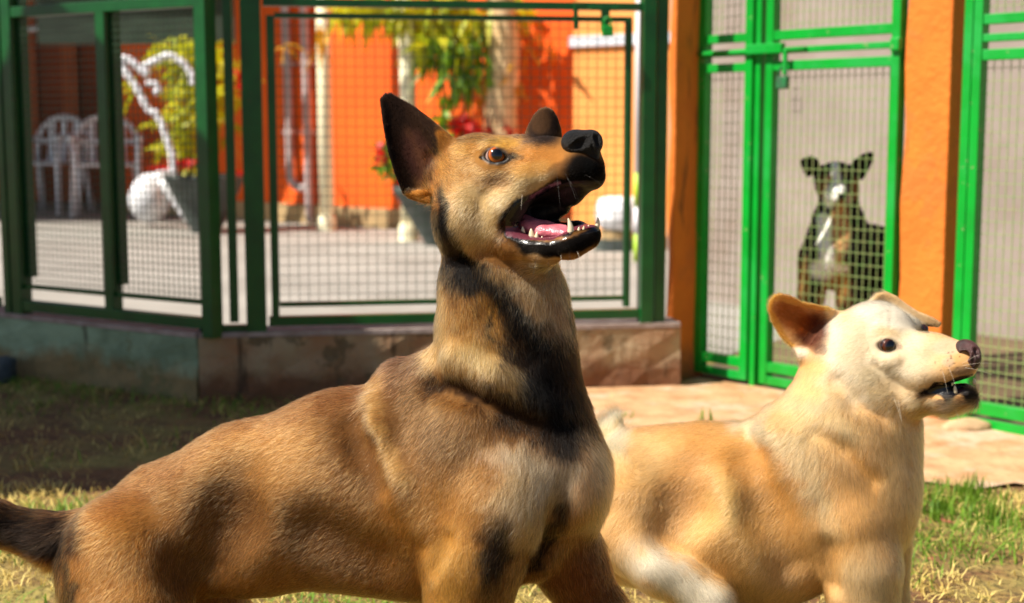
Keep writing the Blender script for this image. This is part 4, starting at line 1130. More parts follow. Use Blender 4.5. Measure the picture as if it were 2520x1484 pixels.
# ------------------------------------------------------------------ the brown dog
def brown_dog():
    B = Body(1.67, [((-1520, -560, -330), (420, 1300, 520), 7.0), ((-380, -560, -300), (260, -60, 300), 3.2)])
    base = B.world(B.P(900, 1950, 60)[None])[0]; base[2] = 0
    root = empty("brown_dog", base, "brown and black dog with pricked ears and open mouth looking up, in front", "dog")
    # trunk
    B.chain([(1318, 1150, 30, 178), (1130, 1155, 90, 240), (860, 1205, 140, 246), (620, 1252, 185, 214), (430, 1305, 220, 172), (318, 1362, 235, 144)], 60, .74)
    B.ell((1060, 1265, 85), (290, 222, 172), 4, k=80)                      # rib cage
    B.chain([(1213, 600, 25, 128), (1238, 740, 25, 143), (1244, 850, 30, 158), (1268, 1010, 35, 180)], 60, .80)  # neck
    B.chain([(990, 945, 85, 66), (1100, 965, 70, 88), (1220, 990, 60, 120)], 70)  # withers
    # shoulder, pectorals
    B.ell((1130, 1170, -55), (120, 190, 90), 12, k=60)
    B.ell((1255, 1225, -85), (105, 150, 85), 10, k=55)
    B.ell((1392, 1190, -55), (98, 115, 80), -12, k=50)
    B.ell((1432, 1185, 40), (58, 120, 90), -6, k=50)
    B.chain([(1180, 1330, 20, 130), (1305, 1340, 30, 92)], 50)   # brisket
    # near front leg
    B.chain([(1225, 1250, -90, 118), (1165, 1390, -85, 108), (1150, 1484, -75, 92), (1152, 1600, -60, 72), (1158, 1780, -45, 48), (1160, 1880, -45, 46), (1190, 1930, -70, 50)], 45)
    # far front leg
    B.chain([(1372, 1290, 90, 98), (1405, 1390, 110, 86), (1478, 1520, 110, 72), (1520, 1680, 90, 52), (1545, 1800, 80, 42), (1570, 1850, 60, 44)], 40)
    # hind legs
    B.ell((300, 1420, 120), (150, 190, 120), -8, k=60)
    B.chain([(300, 1360, 150, 140), (330, 1560, 80, 145), (420, 1660, 60, 90), (330, 1790, 90, 52), (300, 1850, 90, 46), (320, 1920, 70, 40), (350, 1930, 40, 42)], 50)
    B.chain([(400, 1400, 330, 120), (520, 1540, 350, 110), (600, 1620, 350, 80), (560, 1740, 360, 48), (540, 1800, 360, 40), (580, 1830, 340, 40)], 50)
    # tail
    B.chain([(240, 1320, 250, 84), (140, 1330, 255, 66), (0, 1292, 262, 50), (-160, 1270, 270, 46), (-210, 1268, 270, 30)], 30)
    # relief: flank hollow, shoulder blade ridge, neck fold, chest cleft
    B.surf_chain([(560, 1180, 60), (540, 1290, 80), (500, 1400, 70)], -50, 80, True)
    B.surf_chain([(760, 1330, 70), (900, 1400, 60)], -54, 80, True)
    B.surf_chain([(922, 1000, 20), (928, 1070, 32), (985, 1190, 34), (1050, 1290, 26)], 20, 50)
    B.surf_chain([(866, 1040, 16), (884, 1100, 22), (930, 1200, 18)], -12, 44, True)
    B.surf_chain([(1050, 945, 12), (1130, 958, 15), (1220, 985, 15), (1310, 1030, 12)], -7, 34, True)
    B.surf_chain([(1120, 880, 30), (1220, 925, 34), (1320, 985, 28)], 14, 36)
    B.surf_chain([(1395, 1170, 14), (1372, 1260, 20), (1330, 1360, 24), (1290, 1430, 20)], -6, 34, True)
    B.surf_chain([(1130, 640, 22), (1200, 770, 24), (1300, 880, 20)], -16, 44, True)
    B.surf_chain([(1090, 1330, 20), (1060, 1400, 20)], -14, 30, True)
    # ---- head
    B.ell((1185, 432, 30), (112, 102, 112), 10, k=40)
    B.ell((1150, 520, -30), (78, 90, 78), 0, k=45)
    B.ell((1225, 430, -72), (52, 40, 34), -20, k=34)
    B.ell((1240, 372, -62), (46, 26, 34), 14, k=26)                         # brow
    B.ell((1290, 368, 40), (60, 38, 60), 0, k=34)                          # far brow
    B.chain([(1250, 430, -30, 84), (1340, 408, -80, 62), (1432, 388, -122, 47)], 40, .92)   # muzzle
    B.chain([(1290, 452, -92, 42), (1250, 512, -88, 40), (1225, 560, -70, 42)], 34)       # cheek lip
    B.chain([(1360, 424, -120, 34), (1420, 414, -142, 34), (1452, 420, -140, 32), (1462, 436, -128, 22)], 22)     # flews
    B.chain([(1310, 470, 10, 40), (1400, 470, -60, 32), (1455, 440, -110, 24)], 26)        # far lip
    B.ell((1160, 560, -10), (82, 66, 84), 20, k=40)
    # lower jaw: near and far branch, floor, chin
    B.chain([(1205, 570, -30, 58), (1262, 600, -92, 30), (1340, 618, -140, 26), (1405, 604, -160, 28), (1448, 586, -152, 27)], 24)
    B.chain([(1230, 560, 60, 44), (1330, 570, 10, 28), (1420, 572, -70, 24), (1455, 574, -128, 22)], 22)
    B.chain([(1250, 600, -20, 34), (1340, 612, -70, 26), (1430, 598, -120, 22)], 28)
    B.chain([(1210, 610, -10, 60), (1290, 632, -40, 44), (1350, 628, -80, 24)], 30)        # throat skin
    # mouth cavity
    B.chain([(1272, 540, -160, 26), (1330, 512, -150, 36), (1400, 492, -170, 34), (1480, 486, -190, 36)], 12, 1.0, True)
    B.chain([(1285, 548, -70, 26), (1340, 530, -90, 38), (1420, 512, -120, 36), (1500, 510, -140, 36)], 12, 1.0, True)
    B.chain([(1275, 545, 40, 40), (1335, 528, 0, 34), (1384, 510, -40, 20)], 10)   # far cheek
    # ears
    near = [(934, 245), (944, 231), (962, 229), (992, 246), (1025, 266), (1060, 293), (1092, 322), (1130, 350), (1128, 400), (1108, 440), (1088, 476), (1060, 500), (1030, 496), (1005, 488), (990, 476), (972, 430), (955, 375), (942, 305)]
    def wn(u, v):
        t = np.clip((v - 230) / 260, 0, 1); cu = 965 + 95 * t; hw = 18 + 62 * t
        return 10 + 40 * t * (1 - np.clip(np.abs(u - cu) / hw, 0, 1.3) ** 2) - 40 * (1 - t) * 0 + 26 * (1 - t) - 26 * np.clip((u - cu) / hw, -1.2, 1.2) * t
    B.sheet(near, wn, 7, k=14, rnd=7)
    B.chain([(1085, 440, 20, 34), (1108, 500, 0, 40)], 24)
    B.chain([(1004, 474, 0, 8), (1035, 477, -8, 10), (1068, 470, -12, 8)], 8)          # ear pocket
    far = [(1288, 340), (1296, 315), (1312, 284), (1328, 268), (1345, 264), (1362, 272), (1374, 292), (1382, 318), (1385, 350), (1350, 380), (1300, 370)]
    B.sheet(far, lambda u, v: 90 + 0 * u + 22 * ((u - 1338) / 45) ** 2 + (v - 330) * -.15, 8, k=14, rnd=8)
    # eye socket and lids
    ew = B.snap(1219, 384); e0 = (1221, 385, ew + 15)
    B.ell((1219, 385, ew - 2), (28, 13.5, 22), 12, k=7, sub=True)
    B.surf_chain([(1187, 380, 5), (1203, 371, 8), (1225, 369, 8), (1249, 379, 5)], 2, 8)
    B.surf_chain([(1188, 392, 4), (1206, 405, 5), (1228, 407, 5), (1248, 398, 4)], 5, 8)
    # nose bed
    layers = [
        ('s', [(150, 1290), (330, 1165), (600, 1030), (860, 945), (980, 890)], 60, (162, 100, 58), .75),
        ('b', (300, 1380), (120, 130), (218, 150, 84), .6), ('b', (640, 1130), (150, 80), (220, 160, 98), .6),
        ('b', (545, 1260), (95, 130), (118, 78, 50), .42, 20), ('b', (450, 1400), (50, 90), (104, 66, 40), .4, -25), ('b', (800, 1340), (150, 70), (118, 78, 50), .36, 10),  # dark flank and belly: sable coat plus shade of the hollows painted in
        ('b', (860, 1090), (70, 140), (120, 78, 46), .5, -15), ('s', [(912, 935), (922, 1040), (985, 1180)], 22, (226, 184, 122), .5),  # sunlit shoulder blade ridge and the shade beside it, painted into the coat
        ('b', (1010, 1000), (70, 110), (124, 86, 54), .7), ('b', (1100, 1090), (120, 110), (168, 124, 80), .6), ('b', (1080, 1080), (60, 60), (110, 84, 62), .4),
        ('b', (980, 890), (50, 40), (120, 98, 84), .5),
        ('b', (1000, 1290), (120, 80), (196, 136, 74), .6), ('b', (1130, 1300), (120, 120), (208, 150, 88), .55),
        ('b', (1300, 880), (150, 190), (110, 76, 46), .85), ('b', (1150, 770), (66, 100), (176, 124, 68), .8),
        ('s', [(1060, 560), (1066, 700), (1078, 820)], 26, (240, 198, 140), .9),
        ('s', [(1070, 860), (1180, 880)], 46, (230, 186, 124), .8), ('s', [(1150, 880), (1290, 955), (1390, 1020)], 22, (248, 212, 152), .85), ('s', [(1060, 945), (1150, 957), (1240, 978)], 19, (72, 46, 28), .9),
        ('b', (1335, 715), (56, 104), (250, 206, 152), .97, -14), ('b', (1380, 790), (20, 40), (222, 166, 120), .8, -10),
        ('s', [(1094, 550), (1112, 630), (1150, 700)], 32, (40, 28, 21), .9), ('s', [(1130, 640), (1225, 715), (1285, 790), (1320, 850)], 27, (32, 22, 17), .95), ('s', [(1185, 730), (1215, 790), (1225, 850)], 18, (186, 134, 70), .75), ('s', [(1200, 770), (1214, 830)], 7, (40, 28, 20), .8),
        ('b', (1340, 910), (80, 110), (46, 32, 24), .9, -20), ('s', [(1406, 700), (1436, 830), (1450, 960), (1470, 1040)], 26, (46, 33, 27), .9), ('s', [(1330, 960), (1390, 1040), (1420, 1105)], 46, (26, 19, 16), .95), ('s', [(1240, 1020), (1330, 1060), (1420, 1110)], 26, (62, 44, 32), .85), ('s', [(1462, 960), (1490, 1070)], 12, (150, 104, 80), .6),
        ('b', (1310, 1140), (100, 34), (244, 220, 186), .85, 14), ('b', (1290, 1235), (72, 92), (248, 214, 164), .8, 20), ('b', (1470, 1180), (50, 110), (232, 188, 140), .85), ('b', (1400, 1150), (40, 12), (206, 190, 164), .85, 15), ('b', (1380, 1200), (40, 40), (248, 224, 190), .8),
        ('s', [(1390, 1240), (1350, 1330), (1310, 1400)], 18, (52, 35, 25), .85), ('b', (1430, 1290), (40, 80), (204, 146, 92), .7, 20),
        ('b', (1205, 1380), (44, 100), (52, 36, 26), .9, 18), ('b', (1110, 1430), (60, 110), (244, 184, 106), .8),
        ('b', (1440, 1430), (80, 90), (150, 84, 48), .8),
        ('b', (700, 1470), (200, 40), (198, 128, 66), .7),
        ('s', [(120, 1320), (60, 1310), (-150, 1270)], 70, (50, 34, 26), .97), ('s', [(160, 1400), (170, 1480)], 16, (60, 38, 26), .8),
        # head
        ('b', (1200, 430), (130, 110), (186, 136, 82), .9), ('b', (1300, 338), (60, 14), (142, 114, 92), .7), ('b', (1170, 355), (60, 26), (176, 120, 60), .6), ('b', (1240, 348), (44, 18), (224, 172, 96), .8),
        ('b', (1180, 525), (78, 86), (252, 216, 158), .9), ('b', (1290, 460), (80, 30), (252, 220, 164), .85, -28), ('b', (1200, 440), (60, 34), (176, 130, 80), .5, 20), ('b', (1240, 440), (40, 20), (150, 104, 66), .4, -10),
        ('b', (1330, 392), (66, 36), (208, 142, 80), .85, -12), ('b', (1300, 420), (60, 20), (230, 178, 108), .6, -15),
        ('b', (1375, 418), (40, 20), (120, 84, 56), .5, -20), ('b', (1432, 418), (48, 42), (20, 15, 14), .98, -10), ('b', (1460, 440), (40, 60), (12, 10, 10), .98),
        ('s', [(1420, 445), (1373, 456), (1325, 482), (1280, 505), (1248, 540)], 17, (14, 10, 10), .98),
        ('s', [(1246, 545), (1262, 590), (1300, 608), (1350, 616), (1400, 606), (1450, 588), (1475, 572)], 21, (16, 12, 12), .98),
        ('b', (1230, 612), (40, 24), (168, 118, 70), .7), ('s', [(1395, 566), (1440, 556), (1475, 550)], 13, (20, 14, 15), .97), ('b', (1440, 622), (30, 10), (150, 112, 80), .7, -20),
        ('s', [(1086, 480), (1090, 560)], 13, (30, 22, 18), .9),
        ('b', (1212, 347), (22, 9), (104, 72, 44), .6), ('s', [(1130, 347), (1180, 341)], 9, (124, 88, 54), .6), ('b', (1226, 440), (46, 18), (134, 98, 66), .55, -8), ('s', [(1250, 392), (1285, 390)], 8, (112, 84, 64), .6), ('s', [(1240, 545), (1225, 590)], 10, (120, 84, 56), .6), ('s', [(1262, 470), (1215, 500), (1180, 560)], 9, (244, 212, 158), .5),
        # ears
        ('s', [(952, 240), (962, 330), (985, 430)], 50, (48, 31, 25), .97), ('s', [(1000, 270), (1070, 350)], 34, (52, 33, 25), .95), ('b', (1030, 390), (38, 74), (92, 58, 50), .85, -20),
        ('s', [(1090, 340), (1100, 400), (1080, 440)], 16, (170, 112, 56), .75), ('b', (1030, 478), (30, 11), (186, 128, 70), .85), ('s', [(950, 260), (958, 370), (985, 470)], 8, (34, 23, 18), .8),
        ('b', (1338, 310), (50, 52), (62, 48, 42), .98), ('b', (1330, 300), (26, 34), (118, 84, 54), .5),
        ('b', (1220, 384), (33, 22), (16, 12, 11), .98, 12), ('s', [(1184, 388), (1205, 400), (1236, 402), (1262, 388)], 5, (30, 22, 20), .9), ('b', (1262, 384), (14, 8), (70, 58, 56), .8),
    ]
    def jit(X): return ((vnoise(X, 26, 1) - .5) * 36 + (vnoise(X, 9, 3) - .5) * 14, (vnoise(X, 26, 2) - .5) * 36 + (vnoise(X, 9, 4) - .5) * 14)
    def jit_head(X, u, v):
        j = jit(X); k = np.where((v < 560) & (u > 1120), .25, np.where(v < 640, .5, 1.0)); return j[0] * k, j[1] * k
    def inside(X, u, v):
        # mouth lining: between the lips
        top = np.interp(u, [1240, 1273, 1323, 1373, 1406, 1440, 1480], [540, 505, 482, 456, 446, 444, 446])
        bot = np.interp(u, [1240, 1290, 1356, 1383, 1409, 1472], [580, 590, 592, 580, 568, 556])
        return ((u > 1245) & (u < 1490) & (v > top) & (v < bot))
    def colour(X, u, v, n):
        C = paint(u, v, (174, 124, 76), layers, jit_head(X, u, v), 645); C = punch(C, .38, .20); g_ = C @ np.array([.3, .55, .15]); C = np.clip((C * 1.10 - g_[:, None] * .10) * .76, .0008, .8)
        m = inside(X, u, v); C[m] = lin(6, 4, 4)
        gum = m & (v > np.interp(u, [1250, 1300, 1400, 1480], [556, 566, 560, 545])); C[gum] = lin(120, 58, 70)
        under = (v > 1330) & (n[:, 2] < -.3) & (u < 1050); C[under] = C[under] * .6 + lin(190, 124, 64) * .4
        return C
    def wet(X, u, v):
        w = inside(X, u, v) * np.where(v > 545, 1.0, .52)
        lip = seg_dist(u, v, [(1250, 575), (1290, 592), (1356, 594), (1400, 574), (1470, 560)]) < 9
        lip2 = seg_dist(u, v, [(1248, 540), (1273, 502), (1323, 478), (1373, 450)]) < 7
        eye = np.hypot((u - 1219) / 34, (v - 385) / 24) < 1
        return np.clip(w + lip + lip2 + eye * .51, 0, 1)
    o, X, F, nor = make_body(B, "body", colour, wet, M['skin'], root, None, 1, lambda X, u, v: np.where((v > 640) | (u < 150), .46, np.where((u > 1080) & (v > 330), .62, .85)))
    # fur
    def length(P, u, v):
        L_ = np.full(len(u), .0115)
        hd = (v < 640) & (u > 1080); L_ = np.where(hd, .007, L_)
        t = np.clip((u - 1240) / 150, 0, 1); L_ = np.where(hd, .0085 - .0050 * t, L_)
        ear = (v < 500) & (u < 1085); L_ = np.where(ear, .0045, L_)
        L_ = np.where((v < 345) & (u > 1285), .0035, L_)
        L_ = np.where((v > 380) & (v < 500) & (u > 1045) & (u < 1110), .011, L_); L_ = np.where((v > 640) & (v < 1000) & (u > 1040), .015, L_)
        L_ = np.where((v > 1080) & (v < 1330) & (u > 1270), .018, L_)
        L_ = np.where(u < 150, .024, L_)
        L_ = np.where((np.hypot((u - 1219) / 42, (v - 384) / 30) < 1), .003, L_)
        L_ = np.where((v > 590) & (v < 650) & (u > 1240), .004, L_)
        return L_
    def density(P, u, v):
        d = np.ones(len(u)); d[(v < 700) & (u > 900)] = 2.6
        d[wet(P, u, v) > .5] = 0.0
        d[np.hypot((u - 1435) / 56, (v - 350) / 40) < 1] = .0
        d[np.hypot((u - 1219) / 31, (v - 385) / 22) < 1] = 0
        d[v > 1560] = .35
        return d
    comb = flow_field([(1380, 370, -1, .15, .3), (1300, 350, -1, -.1, .2), (1400, 430, -.9, .5, .2), (1250, 345, -1, .05, .1), (1200, 345, -1, .2, 0), (1180, 420, -.9, .5, 0), (1200, 520, -.7, .8, 0), (1280, 460, -.9, .5, .1), (1150, 560, -.5, 1, 0),
        (1350, 630, -1, .2, 0), (1440, 600, -1, .1, 0), (960, 260, .1, -1, 0), (960, 400, -.2, -1, 0), (1060, 320, -.7, -.8, 0), (1040, 420, -.2, -1, 0), (1340, 300, 0, -1, .2), (1090, 430, -.6, -.6, 0),
        (1100, 620, .1, 1, 0), (1070, 720, 0, 1, 0), (1200, 720, .25, 1, 0), (1340, 720, -.1, 1, 0), (1430, 800, .15, 1, 0), (1130, 860, .05, 1, 0), (1300, 900, .2, 1, 0), (1000, 900, -.8, .7, 0), (1400, 1050, 0, 1, 0),
        (1080, 1050, -.5, 1, 0), (1250, 1080, -.05, 1, 0), (1180, 1200, -.4, 1, 0), (1330, 1180, -.5, .8, 0), (1470, 1200, .1, 1, 0), (1280, 1320, -.3, 1, 0), (1130, 1400, -.2, 1, 0), (1440, 1420, .2, 1, 0),
        (900, 980, -.95, .5, 0), (920, 1150, -.75, .8, 0), (700, 1050, -1, .35, 0), (700, 1200, -.95, .6, 0), (500, 1130, -1, .4, 0), (350, 1200, -1, .5, 0), (250, 1300, -.8, .8, 0), (300, 1430, -.5, 1, 0), (500, 1350, -.6, 1, 0), (800, 1380, -.8, .7, 0), (600, 1480, -.6, .8, 0), (180, 1400, -.3, 1, 0), (60, 1300, -1, .1, 0), (-150, 1270, -1, 0, 0), (1000, 1330, -.6, .9, 0)])
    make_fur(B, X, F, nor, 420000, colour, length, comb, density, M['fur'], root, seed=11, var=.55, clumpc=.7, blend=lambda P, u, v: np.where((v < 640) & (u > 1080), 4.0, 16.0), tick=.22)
    # eye
    eyeball(B, e0, 26, (.08, -.14, -.98), root, [(120, 52, 10), (196, 100, 20), (96, 42, 12), (170, 140, 132)], pr=.50, ir=.80)
    ef = B.snap(1312, 352)
    # nose
    Nb = Body(1.67, [((60, -470, -260), (260, -330, -40), 1.7)])
    nw = -168
    Nb.ell((1434, 354, nw + 22), (42, 28, 40), -8, k=8)
    Nb.ell((1456, 352, nw + 14), (25, 30, 30), 0, k=16)
    Nb.ell((1412, 348, nw + 26), (30, 27, 34), -20, k=16)
    Nb.chain([(1458, 372, nw + 6, 12), (1462, 392, nw + 10, 9), (1464, 410, nw + 14, 8)], 12)
    def ns(u, v): return Nb.snap(u, v) if Nb.snap(u, v) is not None else nw
    Nb.chain([(1440, 344, ns(1436, 346) - 2, 13), (1424, 356, ns(1422, 356) + 2, 10), (1406, 364, ns(1406, 362), 5)], 7, 1.0, True)
    Nb.chain([(1469, 338, ns(1467, 340) + 2, 9), (1473, 352, ns(1468, 352) + 4, 7)], 6, 1.0, True)
    Nb.chain([(1457, 352, ns(1457, 352), 2.6), (1459, 372, ns(1458, 372), 3), (1462, 400, ns(1460, 398), 3)], 4, 1.0, True)
    part_from_field(Nb, "nose", M['nose'], root, 4)
    # tongue
    T = Body(1.67, [((0, -240, -230), (200, -120, 60), 2.2)])
    T.chain([(1285, 546, -30, 20), (1320, 562, -74, 18), (1362, 573, -104, 15), (1396, 574, -126, 11)], 14)
    T.chain([(1300, 552, -30, 16), (1345, 562, -66, 15), (1390, 566, -104, 12)], 16)
    T.chain([(1290, 556, -70, 14), (1335, 572, -108, 13), (1385, 578, -130, 10)], 14)
    part_from_field(T, "tongue", M['tongue'], root, 2)
    # teeth of the lower and upper jaw
    for a, b, r, bd in (((1404, 580, -166), (1398, 537, -172), 8.5, (3, 0, 0)), ((1465, 568, -112), (1471, 534, -118), 7, (3, 0, 0)),
                        ((1309, 588, -116), (1307, 562, -119), 8, (0, 0, 0)), ((1320, 590, -122), (1322, 570, -124), 6, (0, 0, 0)), ((1288, 580, -100), (1286, 557, -104), 6, (0, 0, 0)), ((1333, 596, -134), (1334, 581, -136), 5, (0, 0, 0)),
                        ((1424, 574, -164), (1425, 558, -168), 4.5, (0, 0, 0)), ((1436, 571, -162), (1437, 556, -166), 4.5, (0, 0, 0)), ((1447, 568, -152), (1449, 553, -156), 4.5, (0, 0, 0)),
                        ((1446, 440, -112), (1444, 460, -116), 6, (2, 0, 0))):
        tooth(B, a, b, r, root, M['tooth'], bd)
    whiskers(B, [(1390, 425, .4, .9, -.6, 90), (1400, 440, .5, 1, -.4, 70), (1370, 430, .1, 1, -.7, 90), (1320, 632, -.2, 1, -.5, 60), (1400, 622, .2, 1, -.5, 50), (1440, 430, 1, .5, -.5, 60), (1350, 640, 0, 1, -.3, 40)], root, M['whiskerd'])
    whiskers(B, [(1285, 480, -.1, 1, -.9, 40), (1380, 628, .1, 1, -.5, 44), (1420, 618, .4, 1, -.4, 40)], root, M['whisker'])
    return root
brown_dog()
# ------------------------------------------------------------------ the cream dog
def cream_dog():
    B = Body(2.12, [((120, -80, -260), (1130, 1090, 420), 6.0), ((560, -80, -240), (1230, 330, 220), 3.2)])
    base = B.world(B.P(1900, 1630, 40)[None])[0]; base[2] = 0
    root = empty("cream_dog", base, "cream and tan dog crouching at right behind the brown dog", "dog")
    B.chain([(2065, 1235, 20, 175), (1900, 1268, 60, 205), (1730, 1258, 110, 212), (1600, 1250, 150, 190), (1550, 1270, 170, 165)], 60, .78)
    B.chain([(2085, 905, 25, 105), (2105, 1000, 20, 142), (2072, 1100, 20, 178), (2055, 1200, 20, 185)], 60, .82)
    B.chain([(1850, 1075, 60, 34), (1920, 1060, 40, 60)], 40)
    B.ell((1840, 1290, 40), (210, 170, 120), 0, k=90)                    # ribs
    B.ell((1990, 1200, -50), (180, 66, 56), 57, k=70)                    # shoulder blade
    B.ell((2160, 1240, -20), (78, 150, 100), 6, k=50)                    # chest
    B.chain([(2085, 1300, -70, 98), (2122, 1400, -84, 84), (2124, 1484, -80, 74), (2122, 1550, -66, 54), (2126, 1590, -60, 42), (2150, 1612, -80, 38)], 40)
    B.chain([(2160, 1320, 80, 84), (2176, 1500, 95, 56), (2190, 1560, 100, 40), (2215, 1576, 90, 34)], 34)
    B.ell((1565, 1265, 40), (105, 160, 95), -14, k=50)                   # thigh
    B.chain([(1545, 1320, 20, 90), (1625, 1396, -64, 64), (1750, 1484, -92, 52), (1690, 1550, -60, 46), (1640, 1580, -30, 36), (1690, 1606, -50, 32), (1760, 1612, -70, 32)], 24)
    B.chain([(1700, 1420, 250, 90), (1800, 1540, 250, 60), (1720, 1520, 250, 36)], 36)
    B.chain([(1520, 1230, 215, 46), (1498, 1130, 205, 38), (1504, 1070, 195, 28), (1516, 1045, 190, 16)], 30)   # tail
    # relief
    B.surf_chain([(1845, 1120, 34), (1890, 1260, 44), (1950, 1390, 40)], -12, 60, True)
    B.surf_chain([(1690, 1150, 34), (1690, 1250, 44), (1650, 1320, 36)], -26, 70, True)
    B.surf_chain([(1640, 1335, 24), (1740, 1430, 26)], -16, 36, True) if False else None
    B.surf_chain([(2010, 1065, 12), (2080, 1100, 16), (2150, 1180, 12)], -10, 30, True)
    B.surf_chain([(2030, 1350, 20), (2040, 1440, 22)], -16, 30, True)
    # ---- head
    B.ell((2118, 850, 40), (92, 92, 98), 0, k=36)
    B.ell((2105, 925, -12), (88, 72, 76), 14, k=40)
    B.ell((2178, 800, 24), (74, 52, 74), 22, k=34)
    B.ell((2230, 806, 62), (40, 34, 44), 20, k=24)
    B.ell((2186, 822, -44), (38, 22, 26), 16, k=22)
    B.chain([(2195, 882, -16, 74), (2290, 880, -72, 53), (2362, 882, -108, 42)], 36, .94)
    B.chain([(2210, 900, -70, 34), (2262, 926, -92, 32), (2330, 908, -122, 28), (2372, 902, -128, 26)], 26)
    B.chain([(2140, 955, -12, 58), (2250, 980, -62, 36), (2335, 986, -104, 27), (2382, 976, -122, 24)], 28)
    B.chain([(2150, 940, 60, 50), (2300, 972, -20, 28), (2375, 968, -90, 22)], 24)
    B.chain([(2230, 985, -30, 30), (2360, 988, -100, 18)], 20)
    B.surf_chain([(2060, 935, 12), (2110, 985, 14), (2180, 1018, 12)], -10, 30, True)
    B.chain([(2284, 962, -170, 4), (2316, 956, -166, 9), (2360, 951, -172, 15), (2430, 934, -180, 22)], 7, 1.0, True)
    B.chain([(2300, 960, -90, 8), (2360, 952, -120, 15), (2440, 936, -130, 22)], 7, 1.0, True)
    near = [(1902, 726), (1893, 740), (1890, 762), (1902, 795), (1925, 832), (1951, 858), (1970, 888), (2000, 905), (2040, 890), (2060, 850), (2078, 810), (2090, 772), (2041, 757), (2003, 748), (1972, 742), (1942, 727), (1918, 721)]
    def wn(u, v):
        t = np.clip((u - 1895) / 160, 0, 1); cv = 772 + 50 * t; hh = 40 + 46 * t; q = np.clip((v - cv) / hh, -1.2, 1.2)
        return 40 - 20 * t + 46 * t * (1 - q * q) + 10 * q
    B.sheet(near, wn, 6, k=12, rnd=6)
    B.chain([(1985, 872, 16, 16), (2040, 880, -10, 30), (2060, 920, -10, 40)], 20)
    far = [(2128, 760), (2142, 738), (2160, 722), (2182, 718), (2206, 728), (2230, 747), (2256, 765), (2292, 780), (2314, 795), (2307, 806), (2279, 803), (2250, 800), (2220, 800), (2170, 790)]
    B.sheet(far, lambda u, v: 120 + 0 * u - .25 * np.abs(u - 2180) + .2 * (v - 760), 7, k=12, rnd=7)
    ew = B.snap(2182, 851); e0 = (2183, 852, ew + 13)
    B.ell((2181, 852, ew - 2), (24, 15.5, 20), 12, k=7, sub=True)
    B.surf_chain([(2160, 848, 5), (2170, 835, 6), (2188, 832, 6), (2204, 842, 5)], 4, 8)
    B.surf_chain([(2162, 860, 4), (2178, 871, 5), (2200, 868, 4)], 4, 8)
    B.surf_chain([(2152, 884, 8), (2182, 892, 9), (2212, 884, 7)], 6, 16)
    B.ell((2280, 806, 40), (16, 14, 16), 30, k=6, sub=True)
